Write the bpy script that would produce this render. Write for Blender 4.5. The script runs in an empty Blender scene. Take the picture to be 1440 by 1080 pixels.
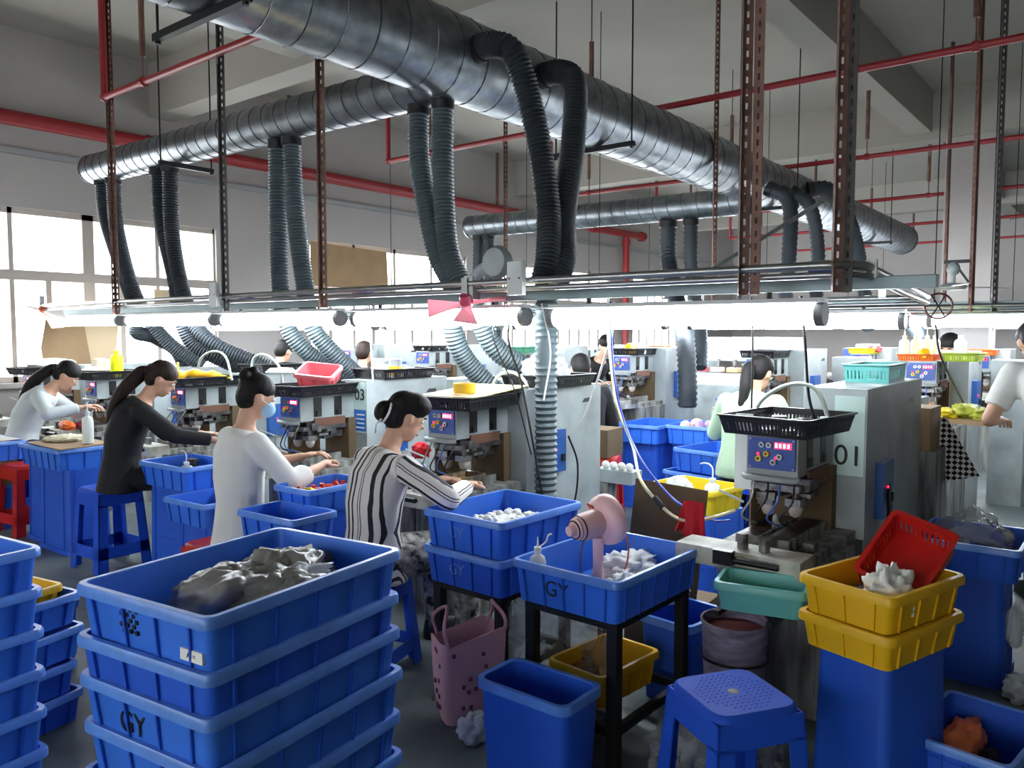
import bpy, bmesh, math, random
from mathutils import Vector, Matrix
V = Vector
random.seed(7)
SC = bpy.context.scene
COL = SC.collection
PI = math.pi
# ------------------------------------------------------------------ camera
F_PX = 1120.0
YAW = math.radians(38.6)
PITCH = math.atan(72 / F_PX)
CAM_H = 1.45
cd = bpy.data.cameras.new('camera')
cam = bpy.data.objects.new('camera', cd)
COL.objects.link(cam)
cd.sensor_fit = 'HORIZONTAL'
cd.sensor_width = 36.0
cd.lens = 36.0 * F_PX / 1440.0
cd.clip_start = 0.05
cd.clip_end = 200
fw = V((math.cos(YAW) * math.cos(PITCH), math.sin(YAW) * math.cos(PITCH), -math.sin(PITCH)))
cam.location = (0, 0, CAM_H)
cam.rotation_euler = fw.to_track_quat('-Z', 'Y').to_euler()
SC.camera = cam
# ------------------------------------------------------------------ world, exposure
w = bpy.data.worlds.new('world')
SC.world = w
w.use_nodes = True
wb = w.node_tree.nodes['Background']
wb.inputs[0].default_value = (0.93, 0.97, 1.0, 1)
wb.inputs[1].default_value = 5.0
SC.view_settings.view_transform = 'Standard'
SC.view_settings.look = 'None'
SC.view_settings.exposure = 0.95
SC.view_settings.gamma = 1.0
SC.view_settings.use_curve_mapping = False
TUBE_POWER = 27.0
# ------------------------------------------------------------------ materials
MATS = {}
def lin(c):
    c = c / 255.0
    return c / 12.92 if c <= 0.04045 else ((c + 0.055) / 1.055) ** 2.4
def rgb(t):
    return (lin(t[0]), lin(t[1]), lin(t[2]), 1)
def mat(name, col, rough=0.5, metal=0.0, var=0.0, scale=8.0, bump=0.0, bscale=60.0, transl=0.0, spec=0.5, col2=None, stretch=None, alpha=None):
    """procedural surface: base colour mottled towards col2 by noise, fine bump, optional translucency"""
    if name in MATS:
        return MATS[name]
    m = bpy.data.materials.new(name)
    m.use_nodes = True
    nt = m.node_tree
    N, L = nt.nodes, nt.links
    b = N['Principled BSDF']
    b.inputs['Roughness'].default_value = rough
    b.inputs['Metallic'].default_value = metal
    b.inputs['Specular IOR Level'].default_value = spec
    c1 = rgb(col)
    b.inputs['Base Color'].default_value = c1
    tc = None
    def coord():
        nonlocal tc
        if tc is None:
            t = N.new('ShaderNodeTexCoord')
            if stretch:
                mp = N.new('ShaderNodeMapping')
                mp.inputs['Scale'].default_value = stretch
                L.new(t.outputs['Object'], mp.inputs[0])
                tc = mp.outputs[0]
            else:
                tc = t.outputs['Object']
        return tc
    csock = None
    if var > 0:
        n = N.new('ShaderNodeTexNoise')
        n.inputs['Scale'].default_value = scale
        n.inputs['Detail'].default_value = 5
        L.new(coord(), n.inputs['Vector'])
        r = N.new('ShaderNodeMapRange')
        r.inputs[1].default_value = 0.35
        r.inputs[2].default_value = 0.68
        L.new(n.outputs['Fac'], r.inputs[0])
        mx = N.new('ShaderNodeMix')
        mx.data_type = 'RGBA'
        c2 = rgb(col2) if col2 else tuple(v * (1 - var) for v in c1[:3]) + (1,)
        mx.inputs[6].default_value = c1
        mx.inputs[7].default_value = c2
        L.new(r.outputs[0], mx.inputs[0])
        L.new(mx.outputs[2], b.inputs['Base Color'])
        csock = mx.outputs[2]
    if bump > 0:
        n2 = N.new('ShaderNodeTexNoise')
        n2.inputs['Scale'].default_value = bscale
        n2.inputs['Detail'].default_value = 3
        L.new(coord(), n2.inputs['Vector'])
        bp = N.new('ShaderNodeBump')
        bp.inputs['Strength'].default_value = bump
        bp.inputs['Distance'].default_value = 0.01
        L.new(n2.outputs['Fac'], bp.inputs['Height'])
        L.new(bp.outputs[0], b.inputs['Normal'])
    out = N['Material Output']
    if transl > 0:
        t = N.new('ShaderNodeBsdfTranslucent')
        t.inputs[0].default_value = c1
        if csock:
            L.new(csock, t.inputs[0])
        ms = N.new('ShaderNodeMixShader')
        ms.inputs[0].default_value = transl
        L.new(b.outputs[0], ms.inputs[1])
        L.new(t.outputs[0], ms.inputs[2])
        L.new(ms.outputs[0], out.inputs[0])
    if alpha is not None:
        t = N.new('ShaderNodeBsdfTransparent')
        ms = N.new('ShaderNodeMixShader')
        ms.inputs[0].default_value = alpha
        L.new(t.outputs[0], ms.inputs[1])
        L.new(b.outputs[0], ms.inputs[2])
        L.new(ms.outputs[0], out.inputs[0])
    MATS[name] = m
    return m
def emit(name, col, strength):
    if name in MATS:
        return MATS[name]
    m = bpy.data.materials.new(name)
    m.use_nodes = True
    nt = m.node_tree
    nt.nodes.remove(nt.nodes['Principled BSDF'])
    e = nt.nodes.new('ShaderNodeEmission')
    e.inputs[0].default_value = rgb(col)
    e.inputs[1].default_value = strength
    nt.links.new(e.outputs[0], nt.nodes['Material Output'].inputs[0])
    MATS[name] = m
    return m
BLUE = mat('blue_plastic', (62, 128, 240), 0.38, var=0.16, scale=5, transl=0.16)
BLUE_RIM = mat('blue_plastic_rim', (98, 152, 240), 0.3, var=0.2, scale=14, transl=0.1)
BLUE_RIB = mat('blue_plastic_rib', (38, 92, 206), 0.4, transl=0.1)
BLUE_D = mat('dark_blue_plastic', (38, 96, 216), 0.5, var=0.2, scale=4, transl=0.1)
STOOLB = mat('stool_blue_plastic', (34, 84, 206), 0.65, var=0.12, scale=4, spec=0.25)
YELLOW = mat('yellow_plastic', (242, 192, 24), 0.4, var=0.12, scale=5, transl=0.15)
YELLOW2 = mat('bright_yellow_plastic', (240, 214, 40), 0.4, transl=0.15)
RED = mat('red_plastic', (200, 34, 28), 0.35, var=0.1, scale=4, transl=0.08)
PINKP = mat('pink_plastic', (240, 130, 140), 0.35, transl=0.2)
TEAL = mat('teal_plastic', (112, 196, 190), 0.35, var=0.1, scale=6, transl=0.2)
ORANGE = mat('orange_plastic', (240, 120, 50), 0.4, transl=0.15)
BLACKP = mat('black_plastic', (22, 22, 24), 0.35, var=0.2)
WHITEP = mat('white_plastic', (232, 236, 232), 0.4, transl=0.25)
GREYM = mat('machine_grey_paint', (166, 176, 176), 0.42, var=1, col2=(132, 138, 136), scale=3.5, bump=0.05)
GREYS = mat('stained_machine_paint', (150, 152, 146), 0.6, var=1, col2=(64, 60, 56), scale=5, stretch=(4, 4, 0.6), bump=0.1)
MPANEL = mat('panel_blue', (34, 72, 150), 0.35)
STEEL = mat('dirty_steel', (150, 150, 148), 0.38, metal=0.85, var=1, col2=(80, 76, 72), scale=22)
DSTEEL = mat('dark_steel', (58, 58, 60), 0.45, metal=0.6, var=0.4, scale=14)
ALU = mat('aluminium', (168, 170, 168), 0.32, metal=0.9, var=0.2, scale=12)
GALV = mat('galvanised_steel', (148, 154, 158), 0.34, metal=0.9, var=1, col2=(112, 118, 122), scale=9)
SEAM = mat('duct_seam', (96, 100, 104), 0.4, metal=0.85)
HOSE = mat('grey_corrugated_hose', (84, 98, 102), 0.55, var=0.25, scale=10)
HOSE_SHADED = mat('dark_corrugated_hose', (46, 54, 60), 0.6, var=0.3, scale=10)  # darker copy of the grey hose, its shade put into the colour
WALLM = mat('wall_paint', (172, 167, 163), 0.85, var=0.06, scale=1.5)
CEILM = mat('ceiling_paint', (164, 160, 151), 0.9, var=0.07, scale=0.8)
FLOORM = mat('floor_paint', (104, 114, 114), 0.5, var=1, col2=(66, 76, 78), scale=2.2, bump=0.04)
FRAMEM = mat('window_frame_metal', (176, 166, 156), 0.5)
REDPIPE = mat('red_pipe_paint', (150, 34, 40), 0.42, var=0.15, scale=6)
RUST = mat('brown_slotted_steel', (132, 98, 86), 0.55, metal=0.3, var=0.4, scale=12)
GREYBAR = mat('grey_slotted_steel', (92, 90, 88), 0.5, metal=0.4)
BLK = mat('black_metal', (20, 20, 22), 0.5, metal=0.2)
CARD = mat('cardboard', (160, 132, 98), 0.85, var=0.15, scale=5)
CARD_D = mat('dark_cardboard', (104, 86, 62), 0.85, var=0.2, scale=5)
PAPER = mat('paper_white', (228, 228, 222), 0.8)
SKIN = mat('skin', (206, 160, 132), 0.55, var=0.08, scale=20)
HAIR = mat('black_hair', (20, 17, 16), 0.62, var=0.4, scale=60, stretch=(1, 1, 0.15), bump=0.3, bscale=160, spec=0.25)
HAIRB = mat('dark_brown_hair', (44, 31, 25), 0.62, var=0.4, scale=60, stretch=(1, 1, 0.15), bump=0.3, bscale=160, spec=0.25)
CLEAR = mat('clear_plastic_film', (196, 202, 204), 0.12, var=0.4, scale=7, bump=0.8, bscale=18, alpha=0.42)
BAGW = mat('white_plastic_bag', (220, 224, 226), 0.3, bump=0.3, bscale=20, transl=0.25)
GREYBAG = mat('grey_plastic_bag', (158, 156, 150), 0.3, var=1, col2=(116, 112, 106), scale=9, bump=0.6, bscale=22, alpha=0.86)
LED = emit('red_led', (255, 30, 60), 3.2)
TUBE = emit('fluorescent_tube', (238, 246, 255), TUBE_POWER)
# ------------------------------------------------------------------ mesh builder
class MB:
    def __init__(s):
        s.v = []
        s.f = []
    def add(s, vs, fs):
        o = len(s.v)
        s.v.extend(V(p) for p in vs)
        s.f.extend(tuple(i + o for i in f) for f in fs)
        return s
    def box(s, c, d, rz=0.0, R=None, taper=1.0):
        x, y, z = d[0] / 2, d[1] / 2, d[2] / 2
        t = taper
        P = [(-x, -y, -z), (x, -y, -z), (x, y, -z), (-x, y, -z), (-x * t, -y * t, z), (x * t, -y * t, z), (x * t, y * t, z), (-x * t, y * t, z)]
        M = R if R is not None else Matrix.Rotation(rz, 3, 'Z')
        c = V(c)
        return s.add([M @ V(p) + c for p in P], [(0, 3, 2, 1), (4, 5, 6, 7), (0, 1, 5, 4), (1, 2, 6, 5), (2, 3, 7, 6), (3, 0, 4, 7)])
    def b2(s, a, b):
        a, b = V(a), V(b)
        return s.box((a + b) / 2, b - a)
    def bar(s, a, b, w, h=None):
        """square bar between two points"""
        a, b = V(a), V(b)
        d = b - a
        R = d.to_track_quat('X', 'Z').to_matrix()
        return s.box((a + b) / 2, (d.length, w, h or w), R=R)
    def rings(s, R, close=True, cap0=False, cap1=False):
        o = len(s.v)
        n = len(R[0])
        for r in R:
            s.v.extend(V(p) for p in r)
        m = n if close else n - 1
        for i in range(len(R) - 1):
            for j in range(m):
                k = (j + 1) % n
                s.f.append((o + i * n + j, o + i * n + k, o + (i + 1) * n + k, o + (i + 1) * n + j))
        if cap0:
            s.f.append(tuple(o + j for j in reversed(range(n))))
        if cap1:
            s.f.append(tuple(o + (len(R) - 1) * n + j for j in range(n)))
        return s
    def tube(s, P, r, n=8, caps=True):
        P = [V(p) for p in P]
        if not isinstance(r, (list, tuple)):
            r = [r] * len(P)
        R = []
        t0 = (P[1] - P[0]).normalized()
        u = t0.orthogonal().normalized()
        for i, p in enumerate(P):
            a = P[max(i - 1, 0)]
            b = P[min(i + 1, len(P) - 1)]
            t = (b - a)
            t = t.normalized() if t.length > 1e-9 else t0
            u = (u - t * u.dot(t))
            u = u.normalized() if u.length > 1e-6 else t.orthogonal().normalized()
            w_ = t.cross(u)
            R.append([p + (u * math.cos(2 * PI * k / n) + w_ * math.sin(2 * PI * k / n)) * r[i] for k in range(n)])
        return s.rings(R, True, caps, caps)
    def cyl(s, a, b, r, r2=None, n=14):
        return s.tube([a, b], [r, r if r2 is None else r2], n)
    def sph(s, c, r, nu=12, nv=8, M=None):
        if not isinstance(r, (list, tuple)):
            r = (r, r, r)
        c = V(c)
        R = []
        for i in range(nv + 1):
            a = PI * i / nv
            sr = max(math.sin(a), 0.001)
            ring = []
            for k in range(nu):
                p = V((r[0] * sr * math.cos(2 * PI * k / nu), r[1] * sr * math.sin(2 * PI * k / nu), -r[2] * math.cos(a)))
                ring.append((M @ p if M else p) + c)
            R.append(ring)
        return s.rings(R, True, True, True)
    def lathe(s, prof, n=20, c=(0, 0, 0), M=None, close=False):
        c = V(c)
        R = []
        for (r, z) in prof:
            ring = []
            for k in range(n):
                p = V((r * math.cos(2 * PI * k / n), r * math.sin(2 * PI * k / n), z))
                ring.append((M @ p if M else p) + c)
            R.append(ring)
        return s.rings(R, True, prof[0][0] > 1e-4 and close, prof[-1][0] > 1e-4 and close)
    def panel(s, q, t, nrm):
        """flat four-cornered plate of thickness t along nrm"""
        n_ = V(nrm).normalized() * t
        q = [V(p) for p in q]
        P = q + [p + n_ for p in q]
        return s.add(P, [(0, 3, 2, 1), (4, 5, 6, 7), (0, 1, 5, 4), (1, 2, 6, 5), (2, 3, 7, 6), (3, 0, 4, 7)])
    def build(s, name, m, parent=None, loc=(0, 0, 0), rz=0.0, smooth=None, rot=None):
        me = bpy.data.meshes.new(name)
        me.from_pydata([tuple(p) for p in s.v], [], s.f)
        me.materials.append(m)
        bm = bmesh.new()
        bm.from_mesh(me)
        bmesh.ops.recalc_face_normals(bm, faces=bm.faces)
        bm.to_mesh(me)
        bm.free()
        if smooth:
            me.shade_smooth()
            me.set_sharp_from_angle(angle=math.radians(smooth))
        return link(name, me, parent, loc, rz, rot)
def link(name, me, parent=None, loc=(0, 0, 0), rz=0.0, rot=None):
    o = bpy.data.objects.new(name, me)
    COL.objects.link(o)
    o.location = loc
    o.rotation_euler = rot if rot else (0, 0, rz)
    if parent:
        o.parent = parent
    return o
def tag(o, label=None, cat=None, group=None, kind=None):
    if label: o['label'] = label
    if cat: o['category'] = cat
    if group: o['group'] = group
    if kind: o['kind'] = kind
    return o
def empty(name, loc=(0, 0, 0), rz=0.0):
    o = bpy.data.objects.new(name, None)
    o.empty_display_size = 0.05
    COL.objects.link(o)
    o.location = loc
    o.rotation_euler = (0, 0, rz)
    return o
def copy_tree(o, parent=None, only=None):
    c = o.copy()
    COL.objects.link(c)
    c.parent = parent
    if parent:
        c.matrix_parent_inverse = o.matrix_parent_inverse
    for ch in o.children:
        if only is None or ch.name in only:
            copy_tree(ch, c, only)
    return c
def struct(name, mb, m, parent=None, **k):
    o = mb.build(name, m, parent, **k)
    if parent is None:
        o['kind'] = 'structure'
    return o
def spline(P, n=8):
    """Catmull-Rom points through P"""
    P = [V(p) for p in P]
    Q = [P[0] * 2 - P[1]] + P + [P[-1] * 2 - P[-2]]
    out = []
    for i in range(1, len(Q) - 2):
        a, b, c, d = Q[i - 1], Q[i], Q[i + 1], Q[i + 2]
        for k in range(n):
            t = k / n
            out.append(0.5 * ((2 * b) + (c - a) * t + (2 * a - 5 * b + 4 * c - d) * t * t + (3 * b - a - 3 * c + d) * t ** 3))
    out.append(P[-1])
    return out
def rrect(w_, d_, z, r=0.02, n=3, cx=0, cy=0):
    pts = []
    r = min(r, w_ / 2 * 0.98, d_ / 2 * 0.98)
    for qx, qy, a0 in ((1, 1, 0), (-1, 1, PI / 2), (-1, -1, PI), (1, -1, 1.5 * PI)):
        for k in range(n + 1):
            a = a0 + (PI / 2) * k / n
            pts.append(V((cx + qx * (w_ / 2 - r) + r * math.cos(a), cy + qy * (d_ / 2 - r) + r * math.sin(a), z)))
    return pts
def text_mesh(s, size, name='lettering', m=None, parent=None, loc=(0, 0, 0), rot=(0, 0, 0), ext=0.0008):
    cu = bpy.data.curves.new(name, 'FONT')
    cu.body = s
    cu.size = size
    cu.align_x = 'CENTER'
    cu.align_y = 'CENTER'
    cu.extrude = ext
    t = bpy.data.objects.new(name, cu)
    me = bpy.data.meshes.new_from_object(t)
    bpy.data.objects.remove(t)
    me.name = name
    me.materials.clear()
    me.materials.append(m)
    return link(name, me, parent, loc, 0, rot)
# ------------------------------------------------------------------ room shell
WY, CZ, FX, BX, RY = 9.0, 4.5, 21.0, -5.0, -7.0
struct('floor', MB().b2((BX, RY, -0.1), (FX, WY, 0)), FLOORM)
struct('ceiling', MB().b2((BX, RY, CZ), (FX, WY, CZ + 0.15)), CEILM)
struct('wall_far', MB().b2((FX, RY, 0), (FX + 0.2, WY, CZ)), WALLM)
struct('wall_right', MB().b2((BX, RY - 0.2, 0), (FX, RY, CZ)), WALLM)
WINS = [(1.4, 5.45), (6.85, 10.05), (11.0, 14.6), (15.6, 19.2)]
ZS, ZT = 0.94, 2.72
wl = MB()
wl.b2((BX, WY, 0), (FX, WY + 0.2, ZS)).b2((BX, WY, ZT), (FX, WY + 0.2, CZ))
px_ = BX
for a, b in WINS:
    wl.b2((px_, WY, ZS), (a, WY + 0.2, ZT))
    px_ = b
wl.b2((px_, WY, ZS), (FX, WY + 0.2, ZT))
struct('wall_left', wl, WALLM)
# beams of the ceiling grid
for i, y in enumerate((-2.2, 2.25, 6.0)):
    struct('trim_%d' % (i + 1), MB().b2((BX, y, 3.98), (FX, y + 0.28, CZ)), CEILM)
for i, x in enumerate((-1.8, 4.65, 11.35, 17.8)):
    struct('trim_%d' % (i + 4), MB().b2((x, RY, 3.9), (x + 0.3, WY, CZ)), CEILM)
struct('trim_8', MB().b2((BX, WY - 0.05, 3.24), (FX, WY, 3.30)), mat('grey_trunking', (150, 152, 152), 0.6))
GLASS = mat('window_glass', (240, 246, 250), 0.05, alpha=0.08)
BWINS = [(-1.7, 2.1), (2.8, 5.8), (6.4, 8.6)]
wb_ = MB()
wb_.b2((BX - 0.2, RY, 0), (BX, WY, ZS)).b2((BX - 0.2, RY, ZT), (BX, WY, CZ))
py_ = RY
for a, b in BWINS:
    wb_.b2((BX - 0.2, py_, ZS), (BX, a, ZT))
    py_ = b
wb_.b2((BX - 0.2, py_, ZS), (BX, WY, ZT))
struct('wall_back', wb_, WALLM)
def window(num, a, b, xs, loc, rz, wide=None):
    """frame, sashes and panes; runs along local x, local +y points outdoors"""
    fr = MB()
    y0, y1 = 0.04, 0.11
    fr.b2((a, y0, ZS), (b, y1, ZS + 0.06)).b2((a, y0, ZT - 0.06), (b, y1, ZT)).b2((a, y0 - 0.02, 1.99), (b, y1, 2.09))
    for k, x in enumerate(xs):
        hw = 0.06 if k == wide else 0.022
        fr.b2((max(x - hw, a), y0, ZS), (min(x + hw, b), y1, ZT))
    wo = struct('window_%d' % num, fr, FRAMEM, loc=loc, rz=rz)
    sash = MB()
    for k in range(len(xs) - 1):
        xm = xs[k] + (xs[k + 1] - xs[k]) * 0.45
        sash.b2((xm - 0.028, y0 - 0.012, ZS + 0.06), (xm + 0.028, y0 + 0.03, 1.99))
    sash.build('sliding_sash', FRAMEM, wo)
    for k in range(len(xs) - 1):
        for z0, z1 in ((ZS + 0.06, 1.99), (2.09, ZT - 0.06)):
            MB().b2((xs[k] + 0.022, y0 + 0.04, z0), (xs[k + 1] - 0.022, y0 + 0.046, z1)).build('pane', GLASS, wo)
    MB().b2((a - 0.05, -0.07, ZS - 0.05), (b + 0.05, 0.04, ZS)).build('window_sill', WALLM, wo)
num = 0
for W_, loc, rz in ((WINS, (0, WY, 0), 0.0), (BWINS, (BX, 0, 0), PI / 2)):
    for a, b in W_:
        num += 1
        n = round((b - a) / 0.78)
        xs = [a + (b - a) * k / n for k in range(n + 1)]
        if num == 1:
            xs = [1.4, 2.35, 3.19, 3.95, 4.72, 5.45]
        window(num, a, b, xs, loc, rz, 3 if num == 1 else None)
# pillar on the far right
struct('wall_pillar', MB().b2((11.4, 1.55, 0), (11.95, 2.1, 3.95)), WALLM)
# ------------------------------------------------------------------ ducts
def duct(name, a, b, r, pitch, label, n=40):
    a, b = V(a), V(b)
    d = b - a
    root = empty(name, a)
    R = d.to_track_quat('Z', 'Y').to_matrix()
    L_ = d.length
    m = MB().lathe([(r - 0.004, 0), (r, 0), (r, L_), (r - 0.004, L_), (r - 0.004, 0)], n, (0, 0, 0), R)
    m.build('duct_pipe', GALV, root, smooth=40)
    cnt = int(L_ / pitch)
    P = []
    per = 20
    for k in range(cnt * per + 1):
        t = 2 * PI * k / per
        P.append(R @ V((math.cos(t) * r, math.sin(t) * r, L_ * k / (cnt * per))))
    MB().tube(P, 0.0055, 4).build('spiral_seam', SEAM, root)
    MB().lathe([(0.0, L_ + 0.004), (r, L_ + 0.004), (r + 0.006, L_ - 0.02)], n, (0, 0, 0), R).build('end_cap', GALV, root, smooth=40)
    tag(root, label, 'duct')
    return root
MD_Y, MD_Z, MD_R = 3.2, 3.06, 0.235
duct('main_air_duct', (-2.0, MD_Y, MD_Z), (14.2, MD_Y, MD_Z - 0.1), MD_R, 0.20, 'large spiral galvanised air duct running the length of the hall', 48)
duct('branch_air_duct', (3.45, 3.3, 2.92), (3.45, 7.75, 2.96), 0.135, 0.14, 'thinner spiral duct branching towards the windows above the seated workers')
duct('branch_air_duct', (7.6, 3.1, 2.74), (7.6, 6.75, 2.78), 0.135, 0.16, 'thin spiral duct branching off under the far half of the main duct')
# take-off collars on the main duct
def hose(name, P, r, label, m=HOSE, pitch=0.022, amp=0.14, n=12, group=None, strap=None):
    """corrugated flexible hose along the spline P"""
    Q = spline(P, 10)
    # resample evenly
    L_ = [0]
    for i in range(1, len(Q)):
        L_.append(L_[-1] + (Q[i] - Q[i - 1]).length)
    tot = L_[-1]
    cnt = max(int(tot / (pitch / 2)), 8)
    pts, rr = [], []
    j = 0
    for k in range(cnt + 1):
        s_ = tot * k / cnt
        while j < len(L_) - 2 and L_[j + 1] < s_:
            j += 1
        t = (s_ - L_[j]) / max(L_[j + 1] - L_[j], 1e-6)
        pts.append(Q[j].lerp(Q[j + 1], min(t, 1)))
        rr.append(r * (1.0 if k % 2 else 1.0 - amp))
    root = empty(name, P[0])
    o = V(P[0])
    MB().tube([p - o for p in pts], rr, n).build('hose_body', m, root, smooth=60)
    d0 = (pts[2] - pts[0]).normalized()
    MB().tube([pts[0] - o - d0 * 0.01, pts[0] - o + d0 * 0.05], r * 1.06, 14).build('collar', DSTEEL, root, smooth=40)
    tag(root, label, 'hose', group)
    return root
HR = 0.066
G1 = 'grey corrugated hoses under the near branch duct'
bx = 3.45
HS = [
    ([(bx, 3.47, 2.80), (bx - .01, 3.45, 2.45), (bx, 3.33, 1.95), (bx + .02, 3.22, 1.72), (3.5, 3.24, 1.45), (3.62, 3.22, 1.25), (3.85, 3.1, 1.02), (4.0, 3.0, 0.9)], 'corrugated hose leaving the near branch duct beside the main duct and bowing sideways'),
    ([(bx, 3.27, 2.80), (bx, 3.27, 2.3), (bx, 3.22, 1.9), (3.5, 3.08, 1.62), (3.62, 3.02, 1.36), (3.85, 2.92, 1.22), (4.05, 2.9, 1.1)], 'straight corrugated hose at the joint of near branch duct and main duct'),
    ([(bx, 4.88, 2.80), (bx, 4.89, 2.3), (bx, 4.88, 1.8), (bx + .03, 4.86, 1.52), (3.6, 4.80, 1.32), (3.85, 4.75, 1.15), (4.0, 4.7, 1.0)], 'corrugated hose hanging straight beside its twin over the machine marked 03'),
    ([(bx, 4.72, 2.80), (bx, 4.69, 2.3), (bx, 4.60, 1.8), (bx + .03, 4.56, 1.5), (3.62, 4.50, 1.3), (3.85, 4.45, 1.1), (4.0, 4.4, 1.0)], 'corrugated hose slanting away from its twin over the machine marked 03'),
    ([(bx, 6.56, 2.82), (bx, 6.52, 2.4), (bx, 6.33, 1.9), (bx, 6.26, 1.6), (3.52, 6.2, 1.36), (3.7, 6.05, 1.22), (3.95, 5.95, 1.1)], 'corrugated hose crossing behind its twin near the window corner'),
    ([(bx, 6.36, 2.82), (bx, 6.36, 2.3), (bx, 6.24, 1.85), (bx, 6.02, 1.5), (3.55, 5.86, 1.34), (3.8, 5.7, 1.2), (4.0, 5.6, 1.1)], 'corrugated hose crossing before its twin near the window corner'),
    ([(bx, 7.58, 2.85), (bx, 7.52, 2.5), (bx, 7.22, 2.0), (bx, 7.04, 1.7), (3.5, 7.12, 1.47), (3.7, 7.25, 1.42), (3.85, 7.1, 1.3), (3.9, 7.0, 1.1)], 'corrugated hose at the closed end of the branch duct bent into a loop'),
    ([(bx, 7.36, 2.84), (bx, 7.32, 2.4), (bx, 7.1, 1.9), (bx + .08, 6.98, 1.6), (3.7, 6.9, 1.35), (3.95, 6.8, 1.15)], 'corrugated hose next to the closed end of the near branch duct'),
]
for P, lb in HS:
    hose('ventilation_hose', P, HR, lb, HOSE if P[0][1] < 5 else HOSE_SHADED, group=G1)
# two hoses from the flank of the main duct meeting in one thick drop
hose('ventilation_hose', [(3.42, 2.99, 3.02), (3.42, 2.86, 3.02), (3.46, 2.74, 2.94), (3.56, 2.68, 2.6), (3.6, 2.62, 2.15), (3.52, 2.56, 1.86), (3.47, 2.56, 1.72)], 0.072, 'dark hose elbowing out of the flank of the main duct, nearer the joint', HOSE_SHADED, group='hoses elbowing out of the main duct')
hose('ventilation_hose', [(4.02, 2.99, 3.02), (4.02, 2.84, 3.02), (4.0, 2.72, 2.92), (3.9, 2.66, 2.55), (3.72, 2.6, 2.1), (3.62, 2.53, 1.86), (3.53, 2.52, 1.72)], 0.074, 'dark hose elbowing out of the main duct beyond its neighbour', HOSE_SHADED, group='hoses elbowing out of the main duct')
hose('ventilation_hose', [(3.47, 2.53, 1.72), (3.45, 2.52, 1.3), (3.45, 2.52, 0.9), (3.45, 2.52, 0.5), (3.45, 2.52, 0.2)], 0.063, 'thick grey ribbed hose dropping vertically beside the white machine cabinet', HOSE, pitch=0.034, amp=0.16, n=18)
# far hoses
G2 = 'hoses under the far branch duct'
for k, (P, lb) in enumerate([
    ([(7.6, 3.98, 2.6), (7.58, 3.96, 2.2), (7.2, 3.66, 1.75), (6.7, 3.32, 1.4), (6.6, 3.24, 1.0), (6.6, 3.24, 0.78)], 'far hose hanging straight below the middle of the far branch duct'),
    ([(7.6, 3.72, 2.6), (7.6, 3.7, 2.0), (7.6, 3.6, 1.5), (7.4, 3.5, 1.1)], 'far hose twinned with a straight one below the far branch duct'),
    ([(7.6, 6.6, 2.65), (7.6, 6.6, 2.0), (7.6, 6.4, 1.5), (7.8, 6.3, 1.2)], 'thin far hose at the closed end of the far branch duct'),
    ([(7.6, 6.45, 2.65), (7.6, 6.4, 2.0), (7.6, 6.3, 1.5), (7.4, 6.2, 1.2)], 'thin far hose next to the closed end of the far branch duct'),
    ([(7.7, 2.95, 2.85), (7.7, 2.75, 2.7), (7.6, 2.7, 2.2), (7.5, 2.7, 1.6)], 'short hose dropping from the main duct before the far branch'),
    ([(8.3, 2.95, 2.9), (8.4, 2.78, 2.75), (8.5, 2.72, 2.3), (8.4, 2.7, 1.7)], 'short hose from the main duct beyond the far branch'),
    ([(8.9, 2.98, 3.0), (9.1, 2.8, 3.0), (9.7, 2.75, 2.7), (10.2, 2.75, 2.2), (10.6, 2.75, 1.5)], 'thick dark hose arching out of the main duct towards the far end'),
    ([(8.6, 1.9, 1.6), (8.5, 1.75, 1.45), (8.3, 1.6, 1.2), (8.3, 1.5, 0.9)], 'grey hose curling down behind the bottles on the far machine'),
]):
    hose('ventilation_hose', P, 0.075 if k not in (6, 0) else 0.09, lb, HOSE_SHADED, pitch=0.05, n=10, group=G2)
# trapeze hangers of the ducts
def trapeze(x, y0, y1, z, along='y', label='', w_=0.035):
    root = empty('duct_hanger', (x, (y0 + y1) / 2, z))
    o = V(root.location)
    if along == 'y':
        A, B = V((x, y0, z)), V((x, y1, z))
    else:
        A, B = V((y0, x, z)), V((y1, x, z))
        root.location = ((y0 + y1) / 2, x, z)
        o = V(root.location)
    MB().bar(A - o, B - o, w_).build('cross_bar', BLK, root)
    for p in (A, B):
        q = p.lerp((A + B) / 2, 0.06)
        MB().cyl(q - o, V((q.x, q.y, CZ)) - o, 0.006, n=6).build('threaded_rod', BLK, root)
        MB().cyl(q - o - V((0, 0, .03)), q - o - V((0, 0, .015)), 0.014, n=6).build('nut', BLK, root)
    return tag(root, label, 'hanger', 'trapeze hangers of the air ducts')
for x, y0, y1, z, lb in [(1.9, 2.86, 3.6, 2.79, 'black trapeze hanger under the near stretch of the main duct'),
                         (4.95, 2.86, 3.55, 2.77, 'black trapeze hanger under the main duct past the two elbowed hoses'),
                         (8.3, 2.86, 3.5, 2.75, 'black trapeze hanger under the main duct at the far branch'),
                         (12.1, 2.86, 3.5, 2.72, 'black trapeze hanger near the closed end of the main duct')]:
    trapeze(x, y0, y1, z, 'y', lb)
trapeze(6.1, 3.22, 3.68, 2.78, 'x', 'short black hanger under the branch duct near the windows')
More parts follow.
